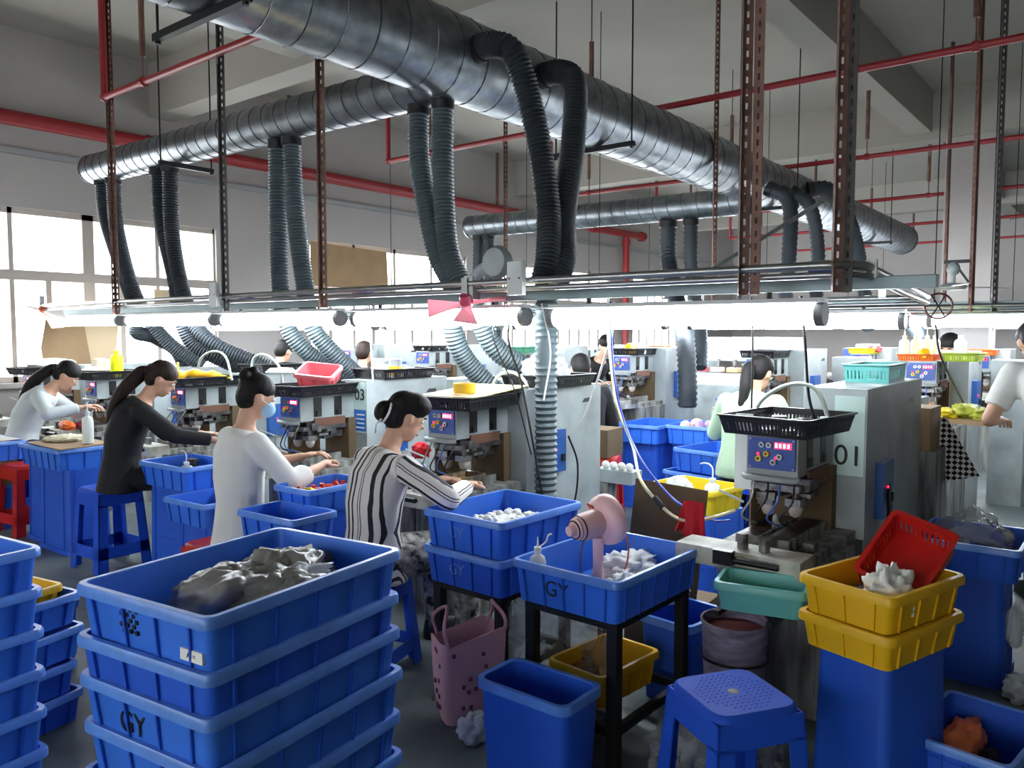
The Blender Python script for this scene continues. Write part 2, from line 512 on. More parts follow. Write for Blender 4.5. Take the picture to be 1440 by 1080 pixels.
# ------------------------------------------------------------------ red pipes
bp = empty('fire_main_pipe', (-2, 8.78, 3.55))
MB().cyl((0, 0, 0), (17.5, 0, 0.0), 0.075, n=18).build('pipe', REDPIPE, bp, smooth=40)
for x in (6.5, 11.2, 15.6):
    MB().cyl((x, 0, 0), (x + 0.16, 0, 0), 0.092, n=18).build('coupling', REDPIPE, bp, smooth=40)
MB().cyl((17.5, 0, 0), (17.62, 0, 0), 0.105, n=18).build('end_flange', REDPIPE, bp, smooth=40)
dp = MB().cyl((16.9, 0, -0.05), (16.9, 0, -2.4), 0.07, n=16).build('down_pipe', REDPIPE, bp, smooth=40)
MB().cyl((16.9, 0, -0.24), (16.9, 0, -0.12), 0.09, n=16).build('coupling', REDPIPE, bp, smooth=40)
for x in (4.2, 8.4, 12.6):
    MB().b2((x - 0.02, -0.02, 0), (x + 0.02, 0.02, CZ - 3.55)).build('hanger', RUST, bp)
tag(bp, 'thick red fire main pipe along the window wall', 'pipe')
nm = ['over the near branch duct, bent up at its end', 'second from the window corner, crossing over the far branch duct', 'third from the window corner, crossing beyond the slotted steel posts', 'fourth from the window corner, before the closed duct end', 'fifth from the window corner, close to the closed duct end', 'sixth from the window corner, by the far wall']
for k, x in enumerate((3.0, 6.0, 9.0, 12.0, 15.0, 18.2)):
    r = 0.026
    sp = empty('sprinkler_pipe', (x, 6.5, 3.3))
    MB().tube([(0, 0.0, 1.2), (0, 0, 0.0), (0, -0.001, 0), (0, -10, 0)], r, 10, True).build('pipe', REDPIPE, sp, smooth=40)
    MB().sph((0, 0, 0), r * 1.35, 10, 6).build('elbow', REDPIPE, sp, smooth=60)
    for y in (-0.62, -2.6, -4.1, -5.55, -7.4):
        hg = MB().cyl((0, y, 0.02), (0, y, 1.2), 0.006, n=5)
        hg.cyl((0, y, 0.18), (0, y, 0.68), 0.022, n=8)
        hg.build('hanger', RUST, sp)
        MB().cyl((0, y - 0.02, 0), (0, y + 0.02, 0), r * 1.4, n=12).build('clamp', REDPIPE, sp)
    for y in (-1.6, -4.7):
        MB().cyl((0, y, -0.01), (0, y, -0.07), 0.012, 0.006, n=8).build('sprinkler_head', ALU, sp)
    tag(sp, 'thin red sprinkler pipe ' + nm[k], 'pipe', 'red sprinkler pipes under the ceiling')
# ------------------------------------------------------------------ slotted angle posts hanging from the ceiling
def slotted(x, y, z0, z1, m, label, w_=0.04, rz=0.0, parent=None, a=None, b=None):
    mb = MB()
    L_ = z1 - z0
    pitch, slot = 0.05, 0.024
    t = 0.003
    for ax in (0, 1):
        def bb(u0, u1, za, zb):
            if ax == 0:
                mb.b2((u0, 0, za), (u1, t, zb))
            else:
                mb.b2((0, u0, za), (t, u1, zb))
        bb(0, w_ * 0.4, 0, L_)
        bb(w_ * 0.6, w_, 0, L_)
        n = int(L_ / pitch)
        for k in range(n):
            bb(w_ * 0.4, w_ * 0.6, k * pitch, k * pitch + pitch - slot)
    o = mb.build('slotted_post', m, parent, (x, y, z0), rz)
    if label:
        tag(o, label, 'steel post', 'slotted steel angles hanging from the ceiling')
    return o
def twin(x, y, z0, m, label, rz, gap=0.05):
    slotted(x, y, z0, CZ, m, label, rz=rz)
for x, y, m, rz, lb in [(3.06, 6.55, RUST, 3.6, 'brown slotted angle dropping to the lamp rail before the loop of hose'),
                        (3.06, 4.98, GREYBAR, 3.9, 'dark slotted angle dropping to the lamp rail between window and cardboard'),
                        (3.06, 3.92, RUST, 3.7, 'brown slotted angle dropping to the lamp rail over the woman with a mask'),
                        (3.06, 1.29, RUST, 3.6, 'brown slotted angle over the crate with the pink fan, left of a pair'),
                        (3.06, 1.24, RUST, 4.6, 'brown slotted angle over the crate with the pink fan, right of a pair'),
                        (3.06, 0.93, RUST, 3.6, 'dark brown slotted angle at the corner of the lamp rail'),
                        (3.09, 0.90, GREYBAR, 4.4, 'dark slotted angle doubling the one at the rail corner'),
                        (6.5, 1.02, RUST, 3.8, 'brown slotted angle carrying the ceiling fan bracket'),
                        (6.5, 0.88, GREYBAR, 3.5, 'dark slotted angle beside the ceiling fan'),
                        (6.5, 2.98, RUST, 3.8, 'far brown slotted angle behind the crossing hoses'),
                        (6.5, 5.3, RUST, 3.8, 'far brown slotted angle near the end of the far branch duct'),
                        (6.5, 2.75, GREYBAR, 3.8, 'far dark slotted angle by the straight far hoses'),
                        (9.6, 1.75, RUST, 3.8, 'farthest brown slotted angle before the far wall')]:
    slotted(x, y, 1.6, CZ, m, lb, rz=rz, w_=0.042)
# ------------------------------------------------------------------ lamp rails and lamps
def rail(name, x0, x1, y0, y1, z, zb, label):
    """pair of tubes along y at x0, bowed round at y0 towards the second run at x1"""
    root = empty(name, (x0, (y0 + y1) / 2, z))
    o = V(root.location)
    for k, (dz, off, r) in enumerate(((0.0, 0.0, 0.017), (-0.034, 0.03, 0.014))):
        P = [V((x0 + off, y1, z + dz)), V((x0 + off, (y0 + y1) / 2, z + dz)), V((x0 + off, y0 + 0.12, z + dz)), V((x0 + off + 0.03, y0 + 0.03, z + dz)), V((x0 + off + 0.14, y0, z + dz)), V(((x0 + x1) / 2, y0 + off * 0.3 + .06, (z + zb) / 2 + dz)), V((x1 - 0.14, y0 + 0.12, zb + dz)), V((x1 - 0.02, y0 + 0.18, zb + dz)), V((x1, y0 + 0.32, zb + dz)), V((x1, y1, zb + dz))]
        MB().tube([p - o for p in P], r, 10).build('rail_tube', ALU, root, smooth=50)
    return tag(root, label, 'lamp rail')
rail('lamp_rail', 3.06, 5.0, 0.84, 8.5, 1.70, 1.65, 'long aluminium tube rail carrying lamps over the nearest machines')
rail('lamp_rail', 6.5, 8.4, 0.3, 8.4, 1.64, 1.62, 'aluminium tube rail carrying lamps over the second row of machines')
rail('lamp_rail', 9.8, 11.7, 0.3, 8.4, 1.62, 1.62, 'aluminium tube rail carrying lamps over the far machines')
for x, y0, y1, z, lb in [(3.3, 0.62, 8.4, 1.640, 'grey-green cable channel under the nearest lamp rail'), (5.02, 1.0, 8.4, 1.635, 'cable channel under the rear run of the nearest lamp rail'), (6.62, 0.0, 8.4, 1.65, 'cable channel under the second lamp rail')] + [(x, 0.0, 7.6, 1.675, 'cable channel of the far lamps, ' + w2) for x, w2 in ((8.4, 'behind the second row'), (9.9, 'over the third row'), (11.7, 'beyond the pillar'), (13.4, 'over the farthest row'), (15.5, 'before the far wall'))]:
    t = empty('cable_channel', (x, (y0 + y1) / 2, z))
    h = (y1 - y0) / 2
    MB().b2((-0.03, -h, -0.022), (0.03, h, 0.022)).build('channel', mat('channel_green_grey', (128, 146, 148), 0.4, metal=0.3), t)
    MB().b2((-0.034, -h, 0.022), (0.034, h, 0.026)).build('channel_lid', mat('channel_lid', (96, 104, 106), 0.45, metal=0.4), t)
    for k in range(int((y1 - y0) / 1.5) + 1):
        MB().b2((-0.05, -h + k * 1.5 + .2, 0.02), (-0.03, -h + k * 1.5 + 0.24, 0.09)).build('clip', ALU, t)
    for k in (-0.7, 0.0, 0.7):
        if x > 6:
            MB().cyl((0, h * k, 0.02), (0, h * k, CZ - z), 0.004, n=5).build('threaded_rod', BLK, t)
    tag(t, lb, 'channel')
for y, lb in ((5.02, 'white junction box on the rail by the dark slotted angle'), (2.38, 'white junction box on the rail by the crossing hoses')):
    t = empty('junction_box', (3.03, y, 1.63))
    MB().b2((-0.03, -0.045, 0), (0.0, 0.045, 0.16)).build('box', WHITEP, t)
    MB().b2((-0.033, -0.04, 0.005), (-0.03, 0.04, 0.155)).build('cover', WHITEP, t)
    for s_ in (-1, 1):
        MB().cyl((-0.034, s_ * 0.03, 0.08), (-0.032, s_ * 0.03, 0.08), 0.005, n=8).build('screw', DSTEEL, t)
    tag(t, lb, 'junction box')
def lamp_proto():
    root = empty('tube_lamp')
    h = 0.68
    MB().b2((-0.10, -h, 0.046), (0.10, h, 0.052)).b2((-0.028, -h, 0.05), (0.028, h, 0.066)).build('reflector_housing', mat('lamp_housing', (200, 204, 204), 0.4), root)  # wide plate over the tube is added to block light towards the ceiling
    MB().cyl((0, -h + 0.03, 0), (0, h - 0.03, 0), 0.043, n=16).build('diffuser', TUBE, root, smooth=40)
    for s_ in (-1, 1):
        MB().cyl((0, s_ * (h - 0.035), 0), (0, s_ * h, 0), 0.049, n=16).build('end_cap', mat('lamp_end_cap', (96, 98, 98), 0.5), root, smooth=40)
        MB().b2((-0.006, s_ * 0.45 - 0.01, 0.055), (0.006, s_ * 0.45 + 0.01, 0.10)).build('hanger_clip', BLK, root)
    return root
LP = lamp_proto()
used = False
NAMES = ['at the bowed end of the nearest rail', 'over the striped blouse', 'over the woman wearing a mask', 'over the woman in black', 'over the woman with the long ponytail']
def put_lamp(x, y, z, label, group):
    global used
    o = LP if not used else copy_tree(LP)
    used = True
    o.location = (x, y, z)
    tag(o, label, 'lamp', group)
for k, y in enumerate((1.70, 3.21, 4.70, 6.16, 7.66)):
    put_lamp(3.3, y, 1.525 + 0.008 * k, 'long round fluorescent lamp ' + NAMES[k], 'lamps of the nearest rail')
for k, y in enumerate((1.78, 3.3, 4.8, 6.3, 7.7)):
    put_lamp(5.02, y, 1.52, 'fluorescent lamp on the rear run of the near rail, ' + ['behind the tall white cabinet', 'behind the thick ribbed hose', 'beyond machine 03', 'near the maroon shirt', 'at its window end'][k], 'lamps of the rear run')
for k, y in enumerate((0.62, 2.1, 3.6, 5.1, 6.6)):
    put_lamp(6.62, y, 1.535, 'fluorescent lamp over the second row of machines, ' + ['over the man in jeans', 'over the pale green shirt', 'over the crate with pink balls', 'over the green tray', 'nearest the windows'][k], 'lamps of the second rail')
for k, (x, y) in enumerate([(x, y) for x in (8.4, 9.9, 11.7, 13.4, 15.5) for y in (0.8, 2.3, 3.8, 5.3, 6.8)]):
    put_lamp(x, y, 1.56, 'fluorescent lamp over the far machines', 'lamps over the far machines')
# ------------------------------------------------------------------ crates, baskets, bins, stools
PROTO = {}
def proto(key, fn):
    """first use returns the freshly built tree, later uses return a copy sharing mesh data"""
    if key not in PROTO:
        o = fn()
        PROTO[key] = (o, {c.name for c in o.children_recursive})
        return o
    return copy_tree(PROTO[key][0], None, PROTO[key][1])
def crate_tree(w_, d_, h, m, mr, mrib, flare=0.012, rad=0.022, nx=5, ny=4, name='storage_crate'):
    t = 0.006
    mb = MB()
    bw, bd = w_ - 2 * flare - 0.02, d_ - 2 * flare - 0.02
    tw, td = w_ - 0.02, d_ - 0.02
    R = [rrect(bw - 2 * t, bd - 2 * t, t, rad), rrect(tw - 2 * t, td - 2 * t, h - 0.004, rad)]
    mb.rings(R, True, True, False)
    R = [rrect(bw, bd, 0, rad), rrect(tw, td, h - 0.004, rad)]
    mb.rings(R, True, True, False)
    root = mb.build(name, m, smooth=35)
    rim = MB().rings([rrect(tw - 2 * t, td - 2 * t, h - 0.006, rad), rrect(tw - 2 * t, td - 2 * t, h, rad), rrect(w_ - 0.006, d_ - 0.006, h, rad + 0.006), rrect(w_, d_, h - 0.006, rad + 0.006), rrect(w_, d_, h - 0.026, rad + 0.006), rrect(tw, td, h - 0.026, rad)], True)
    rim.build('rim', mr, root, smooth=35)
    rb = MB()
    hh = h - 0.026
    for s_ in (-1, 1):
        for k in range(nx):
            u = (k + 0.5) / nx - 0.5
            rb.panel([(u * bw - 0.003, s_ * (bd / 2), 0.002), (u * bw + 0.003, s_ * (bd / 2), 0.002), (u * tw + 0.003, s_ * td / 2, hh), (u * tw - 0.003, s_ * td / 2, hh)], 0.006, (0, s_, 0))
        for k in range(ny):
            u = (k + 0.5) / ny - 0.5
            rb.panel([(s_ * (bw / 2), u * bd - 0.003, 0.002), (s_ * (bw / 2), u * bd + 0.003, 0.002), (s_ * tw / 2, u * td + 0.003, hh), (s_ * tw / 2, u * td - 0.003, hh)], 0.006, (s_, 0, 0))
    zz = h * 0.8
    wz, dz_ = bw + (tw - bw) * 0.8, bd + (td - bd) * 0.8
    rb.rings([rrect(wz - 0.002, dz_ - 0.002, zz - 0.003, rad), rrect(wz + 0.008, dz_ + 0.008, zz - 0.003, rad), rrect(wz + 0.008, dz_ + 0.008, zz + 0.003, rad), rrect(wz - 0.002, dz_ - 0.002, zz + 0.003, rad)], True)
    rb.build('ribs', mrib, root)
    return root
def crate(w_, d_, h, x, y, z, rz, label, group=None, kind='blue', cat='crate', name='storage_crate', nx=5, ny=4, rot=None):
    m, mr, mb_ = {'blue': (BLUE, BLUE_RIM, BLUE_RIB), 'dark': (BLUE_D, BLUE_RIM, BLUE_RIB), 'yellow': (YELLOW, YELLOW, YELLOW), 'red': (RED, RED, RED), 'teal': (TEAL, TEAL, TEAL), 'pink': (PINKP, PINKP, PINKP), 'byellow': (YELLOW2, YELLOW2, YELLOW2)}[kind]
    o = proto(('crate', w_, d_, h, kind, nx, ny, name), lambda: crate_tree(w_, d_, h, m, mr, mb_, nx=nx, ny=ny, name=name))
    o.location = (x, y, z)
    o.rotation_euler = rot if rot else (0, 0, rz)
    for k in ('group',):
        if k in o: del o[k]
    tag(o, label, cat, group)
    return o
def bin_tree(w_, d_, h, m, mr, name='storage_bin', flare=0.012, flip=False, rib=True):
    root = empty(name)
    t = 0.006
    bw, bd = w_ - 2 * flare - 0.02, d_ - 2 * flare - 0.02
    tw, td = w_ - 0.02, d_ - 0.02
    f = (lambda z: h - z) if flip else (lambda z: z)
    mb = MB()
    mb.rings([rrect(bw - 2 * t, bd - 2 * t, f(t), 0.03), rrect(tw - 2 * t, td - 2 * t, f(h - 0.004), 0.03)], True, True)
    mb.rings([rrect(bw, bd, f(0), 0.03), rrect(tw, td, f(h - 0.004), 0.03)], True, True)
    mb.build('bin_body', m, root, smooth=35)
    MB().rings([rrect(tw - 2 * t, td - 2 * t, f(h - 0.01), 0.03), rrect(tw - 2 * t, td - 2 * t, f(h), 0.03), rrect(w_, d_, f(h), 0.035), rrect(w_, d_, f(h - 0.03), 0.035), rrect(tw, td, f(h - 0.03), 0.03)], True).build('rim', mr, root, smooth=35)
    if rib:
        rb = MB()
        for s_ in (-1, 1):
            for u in (-0.33, 0.33):
                rb.panel([(u * bw - 0.004, s_ * bd / 2, f(0.01)), (u * bw + 0.004, s_ * bd / 2, f(0.01)), (u * tw + 0.004, s_ * td / 2, f(h - 0.03)), (u * tw - 0.004, s_ * td / 2, f(h - 0.03))], 0.005, (0, s_, 0))
                rb.panel([(s_ * bw / 2, u * bd - 0.004, f(0.01)), (s_ * bw / 2, u * bd + 0.004, f(0.01)), (s_ * tw / 2, u * td + 0.004, f(h - 0.03)), (s_ * tw / 2, u * td - 0.004, f(h - 0.03))], 0.005, (s_, 0, 0))
        for zf in (0.3, 0.55, 0.8):
            wz, dz_ = bw + (tw - bw) * zf, bd + (td - bd) * zf
            rb.rings([rrect(wz - .002, dz_ - .002, f(h * zf - 0.003), 0.03), rrect(wz + .004, dz_ + .004, f(h * zf - 0.003), 0.03), rrect(wz + .004, dz_ + .004, f(h * zf + 0.003), 0.03), rrect(wz - .002, dz_ - .002, f(h * zf + 0.003), 0.03)], True)
        rb.build('ribs', BLUE_RIB, root)
    return root
def tbin(w_, d_, h, x, y, z, rz, label, group=None, flip=False, rib=True, name='storage_bin', m=None):
    o = proto(('bin', w_, d_, h, flip, rib, name), lambda: bin_tree(w_, d_, h, m or BLUE_D, BLUE_RIM if not flip else BLUE_D, name, flip=flip, rib=rib))
    o.location = (x, y, z)
    o.rotation_euler = (0, 0, rz)
    return tag(o, label, 'bin', group)
def basket_tree(w_, d_, h, m, name='plastic_basket', pitch=0.016):
    """slotted tray: bottom, side slats, rim"""
    root = empty(name)
    k = 0.86
    bw, bd = w_ * k, d_ * k
    tw, td = w_ - 0.024, d_ - 0.024
    t = 0.003
    MB().rings([rrect(bw, bd, 0, 0.015), rrect(bw, bd, 0.004, 0.015)], True, True, True).build('bottom', m, root)
    rim = MB()
    rim.rings([rrect(tw - t, td - t, h - 0.012, 0.015), rrect(tw - t, td - t, h, 0.015), rrect(w_, d_, h, 0.02), rrect(w_, d_, h - 0.005, 0.02), rrect(tw, td, h - 0.012, 0.015)], True)
    rim.build('rim', m, root, smooth=35)
    sl = MB()
    z0, z1 = 0.0, h - 0.008
    for (nx_, ny_, lb, lt, ob, ot) in ((1, 0, bd, td, bw / 2, tw / 2), (-1, 0, bd, td, bw / 2, tw / 2), (0, 1, bw, tw, bd / 2, td / 2), (0, -1, bw, tw, bd / 2, td / 2)):
        n = int(lt / pitch)
        def P(u, f):
            a = (lb + (lt - lb) * f) * u
            o_ = ob + (ot - ob) * f
            return (nx_ * o_ + (0 if nx_ else a), ny_ * o_ + (0 if ny_ else a), z0 + (z1 - z0) * f)
        for i in range(n):
            u = (i + 0.5) / n - 0.5
            hw = 0.3 / n if (i % 6) else 0.5 / n
            sl.panel([P(u - hw, 0.2), P(u + hw, 0.2), P(u + hw, 0.74), P(u - hw, 0.74)], t, (-nx_, -ny_, 0))
        for f0, f1 in ((0, 0.22), (0.72, 1)):
            sl.panel([P(-0.5, f0), P(0.5, f0), P(0.5, f1), P(-0.5, f1)], t, (-nx_, -ny_, 0))
    sl.build('slatted_sides', m, root)
    return root
def basket(w_, d_, h, x, y, z, rz, m, label, group=None, rot=None, cat='basket', name='plastic_basket'):
    o = proto(('basket', w_, d_, h, m.name, name), lambda: basket_tree(w_, d_, h, m, name))
    o.location = (x, y, z)
    o.rotation_euler = rot if rot else (0, 0, rz)
    return tag(o, label, cat, group)
def stool_tree(m, h=0.5, top=0.27, foot=0.34, cross=0.17):
    root = empty('plastic_stool')
    a, b = top / 2, foot / 2
    seat = MB().rings([rrect(top - 0.03, top - 0.03, h - 0.012, 0.03), rrect(top - 0.015, top - 0.015, h, 0.04), rrect(top, top, h - 0.006, 0.045), rrect(top + 0.006, top + 0.006, h - 0.03, 0.045)], True, False, False)
    seat.add(rrect(top - 0.015, top - 0.015, h, 0.04), [tuple(range(16))])
    s_ = seat.build('seat', m, root, smooth=50)
    MB().lathe([(0.0, 0.0012), (0.012, 0.0012), (0.016, 0.0004)], 14, (0, 0, h)).build('centre_hole', BLACKP, s_)
    st = MB()
    for i in range(-6, 7):
        for j in range(-6, 7):
            if abs(i) + abs(j) < 9 and i * i + j * j > 3:
                st.box((i * 0.017, j * 0.017, h + 0.0008), (0.009, 0.004, 0.0016), rz=0.6)
    st.build('anti_slip_studs', m, s_)
    def W(side, u, z):
        f = 1 - z / h
        o_ = a + (b - a) * f
        p = V((u * o_, -o_, z))
        return Matrix.Rotation(side * PI / 2, 3, 'Z') @ p
    for sd in range(4):
        n_ = Matrix.Rotation(sd * PI / 2, 3, 'Z') @ V((0, 1, 0))
        t = 0.006
        MB().panel([W(sd, -1, h * 0.80), W(sd, 1, h * 0.80), W(sd, 1, h - 0.02), W(sd, -1, h - 0.02)], t, n_).build('apron', m, root)
        if cross:
            cb = MB()
            cb.panel([W(sd, -1, h * cross), W(sd, 1, h * cross), W(sd, 1, h * (cross + 0.14)), W(sd, -1, h * (cross + 0.14))], t, n_)
            cb.build('cross_panel', m, root)
        lg = MB()
        lg.panel([W(sd, 0.62, 0), W(sd, 1, 0), W(sd, 1, h * 0.82), W(sd, 0.62, h * 0.82)], t, n_)
        n2 = Matrix.Rotation((sd + 1) * PI / 2, 3, 'Z') @ V((0, 1, 0))
        lg.panel([W(sd + 1, -1, 0), W(sd + 1, -0.62, 0), W(sd + 1, -0.62, h * 0.82), W(sd + 1, -1, h * 0.82)], t, n2)
        lg.build('leg', m, root)
    return root
def stool(x, y, rz, m, label, h=0.5, cross=0.17, top=0.27, foot=0.34):
    o = proto(('stool', m.name, h, cross, top), lambda: stool_tree(m, h, top, foot, cross))
    o.location = (x, y, 0)
    o.rotation_euler = (0, 0, rz)
    return tag(o, label, 'stool', 'plastic stools')
# ------------------------------------------------------------------ pad printing machines
def machine_tree(dz=0.0, cab_len=0.75, cab_h=1.16, detail=True, name='pad_printing_machine'):
    """front faces -x; origin on the floor below the right edge of the control panel"""
    root = empty(name)
    D = V((0, 0, dz))
    hb = 0.60 + dz
    base = MB().b2((-0.03, -0.13, 0.0), (0.45, 0.30, hb)).build('base_cabinet', GREYS, root)
    if detail:
        MB().b2((-0.036, -0.09, 0.08), (-0.03, 0.26, hb - 0.14)).build('base_door', GREYS, base)
        MB().cyl((-0.05, 0.2, hb * 0.6), (-0.036, 0.2, hb * 0.6), 0.012, n=8).build('door_knob', BLK, base)
    MB().b2((-0.2, -0.1, hb), (0.42, 0.27, hb + 0.035)).build('bed_plate', GREYS, root)
    cab = MB().b2((0.42, -0.13, 0.0), (0.42 + cab_len, 0.12, cab_h + dz)).build('cabinet', GREYM, root)
    if detail:
        MB().b2((0.415, -0.134, 0.0), (0.47, -0.13, cab_h + dz)).build('corner_trim', GREYM, cab)
        c0 = 0.42 + cab_len * 0.72
        sl = MB()
        sl.add([(c0, -0.1315, cab_h + dz - 0.105), (c0 + 0.1, -0.1315, cab_h + dz - 0.105), (c0 + 0.1, -0.1315, cab_h + dz - 0.08), (c0 + 0.03, -0.1315, cab_h + dz - 0.08)], [(0, 1, 2, 3)])
        sl.build('hand_slot', BLACKP, cab)
        bx_ = MB().b2((0.58, -0.165, 0.66 + dz), (0.75, -0.13, 0.90 + dz)).build('switch_box', mat('switch_box_blue', (30, 80, 150), 0.4), root)
        MB().cyl((0.65, -0.17, 0.82 + dz - .03), (0.65, -0.165, 0.82 + dz - .03), 0.006, n=8).build('indicator_lamp', LED, bx_)
        MB().b2((0.7, -0.175, 0.72 + dz), (0.73, -0.165, 0.76 + dz)).build('rocker_switch', BLACKP, bx_)
    head = MB().b2((0.0, 0.0, 0.90), (0.42, 0.20, 1.06))
    for p in head.v: p += D
    head = head.build('head', GREYM, root)
    for x in (0.13, 0.29):
        MB().b2((x - 0.03, -0.003, 0.925 + dz), (x + 0.03, 0.001, 1.045 + dz)).build('guide_slot', BLACKP, head)
        if detail:
            MB().b2((x - 0.012, -0.012, 0.93 + dz), (x + 0.012, -0.002, 0.96 + dz)).build('guide_block', DSTEEL, head)
    pn = MB().b2((-0.008, 0.008, 0.925 + dz), (0.0, 0.192, 1.047 + dz)).build('control_panel', MPANEL, root)
    MB().b2((-0.010, 0.022, 1.008 + dz), (-0.008, 0.088, 1.032 + dz)).build('red_display', LED, pn)
    if detail:
        for k in range(4):
            u = 0.03 + k * 0.0155
            MB().b2((-0.0112, u, 1.012 + dz), (-0.010, u + 0.008, 1.028 + dz)).build('digit', emit('led_digit', (255, 150, 160), 5.0), pn)
        for y, z, r, m in ((0.108, 1.02, 0.011, ALU), (0.136, 1.02, 0.011, ALU), (0.118, 0.985, 0.011, YELLOW2), (0.148, 0.965, 0.012, YELLOW2), (0.066, 0.978, 0.012, ALU), (0.09, 0.955, 0.012, ALU)):
            kn = MB().cyl((-0.02, y, z + dz), (-0.008, y, z + dz), r, n=12).build('knob', m, pn, smooth=40)
            MB().cyl((-0.0215, y, z + dz), (-0.02, y, z + dz), r * 0.45, n=8).build('knob_centre', BLACKP, kn)
        for y, z in ((0.152, 0.983), (0.082, 0.972)):
            MB().cyl((-0.013, y, z + dz), (-0.008, y, z + dz), 0.005, n=8).build('indicator_lamp', LED, pn)
        for y in (0.016, 0.184):
            for z in (0.932, 1.04):
                MB().cyl((-0.0105, y, z + dz), (-0.008, y, z + dz), 0.004, n=8).build('screw', ALU, pn)
    MB().tube([(-0.012, 0.205, 0.895 + dz), (-0.03, 0.19, 0.892 + dz), (-0.03, 0.01, 0.892 + dz), (-0.01, -0.005, 0.895 + dz)], 0.012, 8).build('lower_lip', GREYM, root, smooth=50)
    # pads and linkage below the head
    lk = MB()
    rnd = random.Random(3)
    for k in range(16 if detail else 6):
        lk.box((0.05 + rnd.random() * 0.3, rnd.uniform(0.0, 0.2), 0.78 + dz + rnd.random() * 0.1), (0.03 + rnd.random() * 0.06, 0.02 + rnd.random() * 0.05, 0.015 + rnd.random() * 0.03), rz=rnd.uniform(-.3, .3))
    lk.b2((0.02, 0.0, 0.84 + dz), (0.36, 0.19, 0.865 + dz))
    lk.build('linkage', STEEL, root)
    MB().b2((0.36, -0.02, 0.63 + dz), (0.42, 0.22, 0.9 + dz)).build('rear_guard', CARD_D, root)
    if detail:
        MB().b2((0.05, 0.2, 0.64 + dz), (0.3, 0.206, 0.9 + dz)).build('side_guard', CARD, root)
        MB().b2((0.1, -0.012, 0.865 + dz), (0.34, -0.002, 0.915 + dz)).build('paper_guard', mat('brown_paper', (110, 76, 60), 0.8), root)
    if detail:
        for k in range(4):
            y = 0.02 + 0.05 * k
            MB().tube(spline([(0.02, y, 0.905 + dz), (-0.05 - 0.02 * (k % 2), y - 0.02, 0.82 + dz), (-0.04, y + 0.03, 0.74 + dz), (0.03, y, 0.70 + dz)], 5), 0.004, 5).build('air_tube', [BLACKP, mat('clear_blue_tube', (70, 110, 190), 0.3), BLACKP, mat('grey_tube', (150, 150, 146), 0.4)][k], root)
        for k in range(3):
            MB().box((-0.02 - 0.05 * k, -0.06 + 0.06 * k, hb + 0.05 + 0.01 * k), (0.05, 0.04, 0.04), rz=0.4 * k).build('fixture', STEEL, root)
        MB().cyl((-0.27, 0.1, hb + 0.075), (-0.27, 0.1, hb + 0.13), 0.02, n=12).build('workpiece_holder', STEEL, root, smooth=40)
        MB().cyl((-0.27, 0.02, hb + 0.075), (-0.27, 0.02, hb + 0.12), 0.02, n=12).build('workpiece_holder', STEEL, root, smooth=40)
    for x, y in ((0.08, 0.14), (0.1, 0.04)):
        pd = MB().cyl((x, y, 0.76 + dz), (x, y, 0.9 + dz), 0.012, n=10).build('pad_shaft', STEEL, root, smooth=40)
        MB().box((x, y, 0.79 + dz), (0.07, 0.06, 0.03)).build('pad_block', STEEL, pd)
        MB().lathe([(0.028, 0.0), (0.03, -0.012), (0.02, -0.04), (0.0, -0.05)], 14, (x, y, 0.775 + dz)).build('printing_pad', mat('silicone_pad', (196, 186, 176), 0.5), pd, smooth=60)
    for y in (0.03, 0.145):
        tr = MB().b2((-0.12, y - 0.045, hb + 0.035), (0.3, y + 0.045, hb + 0.085)).build('ink_tray', GREYS, root)
        MB().b2((-0.11, y - 0.037, hb + 0.0852), (0.29, y + 0.037, hb + 0.0865)).build('ink_plate', mat('dark_ink', (40, 26, 24), 0.3), tr)
    sh = MB().b2((-0.34, -0.13, hb + 0.01), (-0.2, 0.33, hb + 0.075)).build('shuttle_bar', mat('cream_machine_paint', (196, 198, 186), 0.5, var=1, col2=(120, 110, 96), scale=8), root)
    if detail:
        MB().cyl((-0.355, -0.06, hb + 0.05), (-0.355, 0.12, hb + 0.05), 0.012, n=10).build('air_cylinder', BLACKP, sh, smooth=40)
        MB().b2((-0.37, 0.1, hb + 0.03), (-0.335, 0.17, hb + 0.08)).build('clamp', BLACKP, sh)
        MB().cyl((0.02, 0.22, 0.78 + dz), (-0.1, 0.27, 0.84 + dz), 0.005, n=6).build('white_stick', WHITEP, root)
    return root
GM = 'pad printing machines in rows'
def machine(x, y, label, dz=0.0, cab_len=0.75, cab_h=1.16, rz=0.0, detail=True, num=None):
    o = proto(('machine', dz, cab_len, cab_h, detail), lambda: machine_tree(dz, cab_len, cab_h, detail))
    o.location = (x, y, 0)
    o.rotation_euler = (0, 0, rz)
    tag(o, label, 'machine', GM)
    return o
def number_plate(o, s, dz=0.0, blue=True, tz=1.045, size=0.105):
    p = MB().b2((0.4175, -0.125, 0.80 + dz), (0.42, -0.005, 1.13 + dz)).build('number_plate', mat('pale_green_plate', (190, 214, 206), 0.5), o)
    text_mesh(s, size, 'number', BLACKP, p, (0.4165, -0.065, tz + dz), (PI / 2, 0, -PI / 2))
    if blue:
        q = MB().b2((0.4168, -0.122, 0.81 + dz), (0.4175, -0.008, 0.95 + dz)).build('notice', mat('notice_blue', (40, 110, 190), 0.5), p)
        for k in range(4):
            MB().b2((0.416, -0.11, 0.83 + dz + k * 0.028), (0.4168, -0.025 - 0.01 * (k % 2), 0.838 + dz + k * 0.028)).build('text_line', PAPER, q)
M1 = []
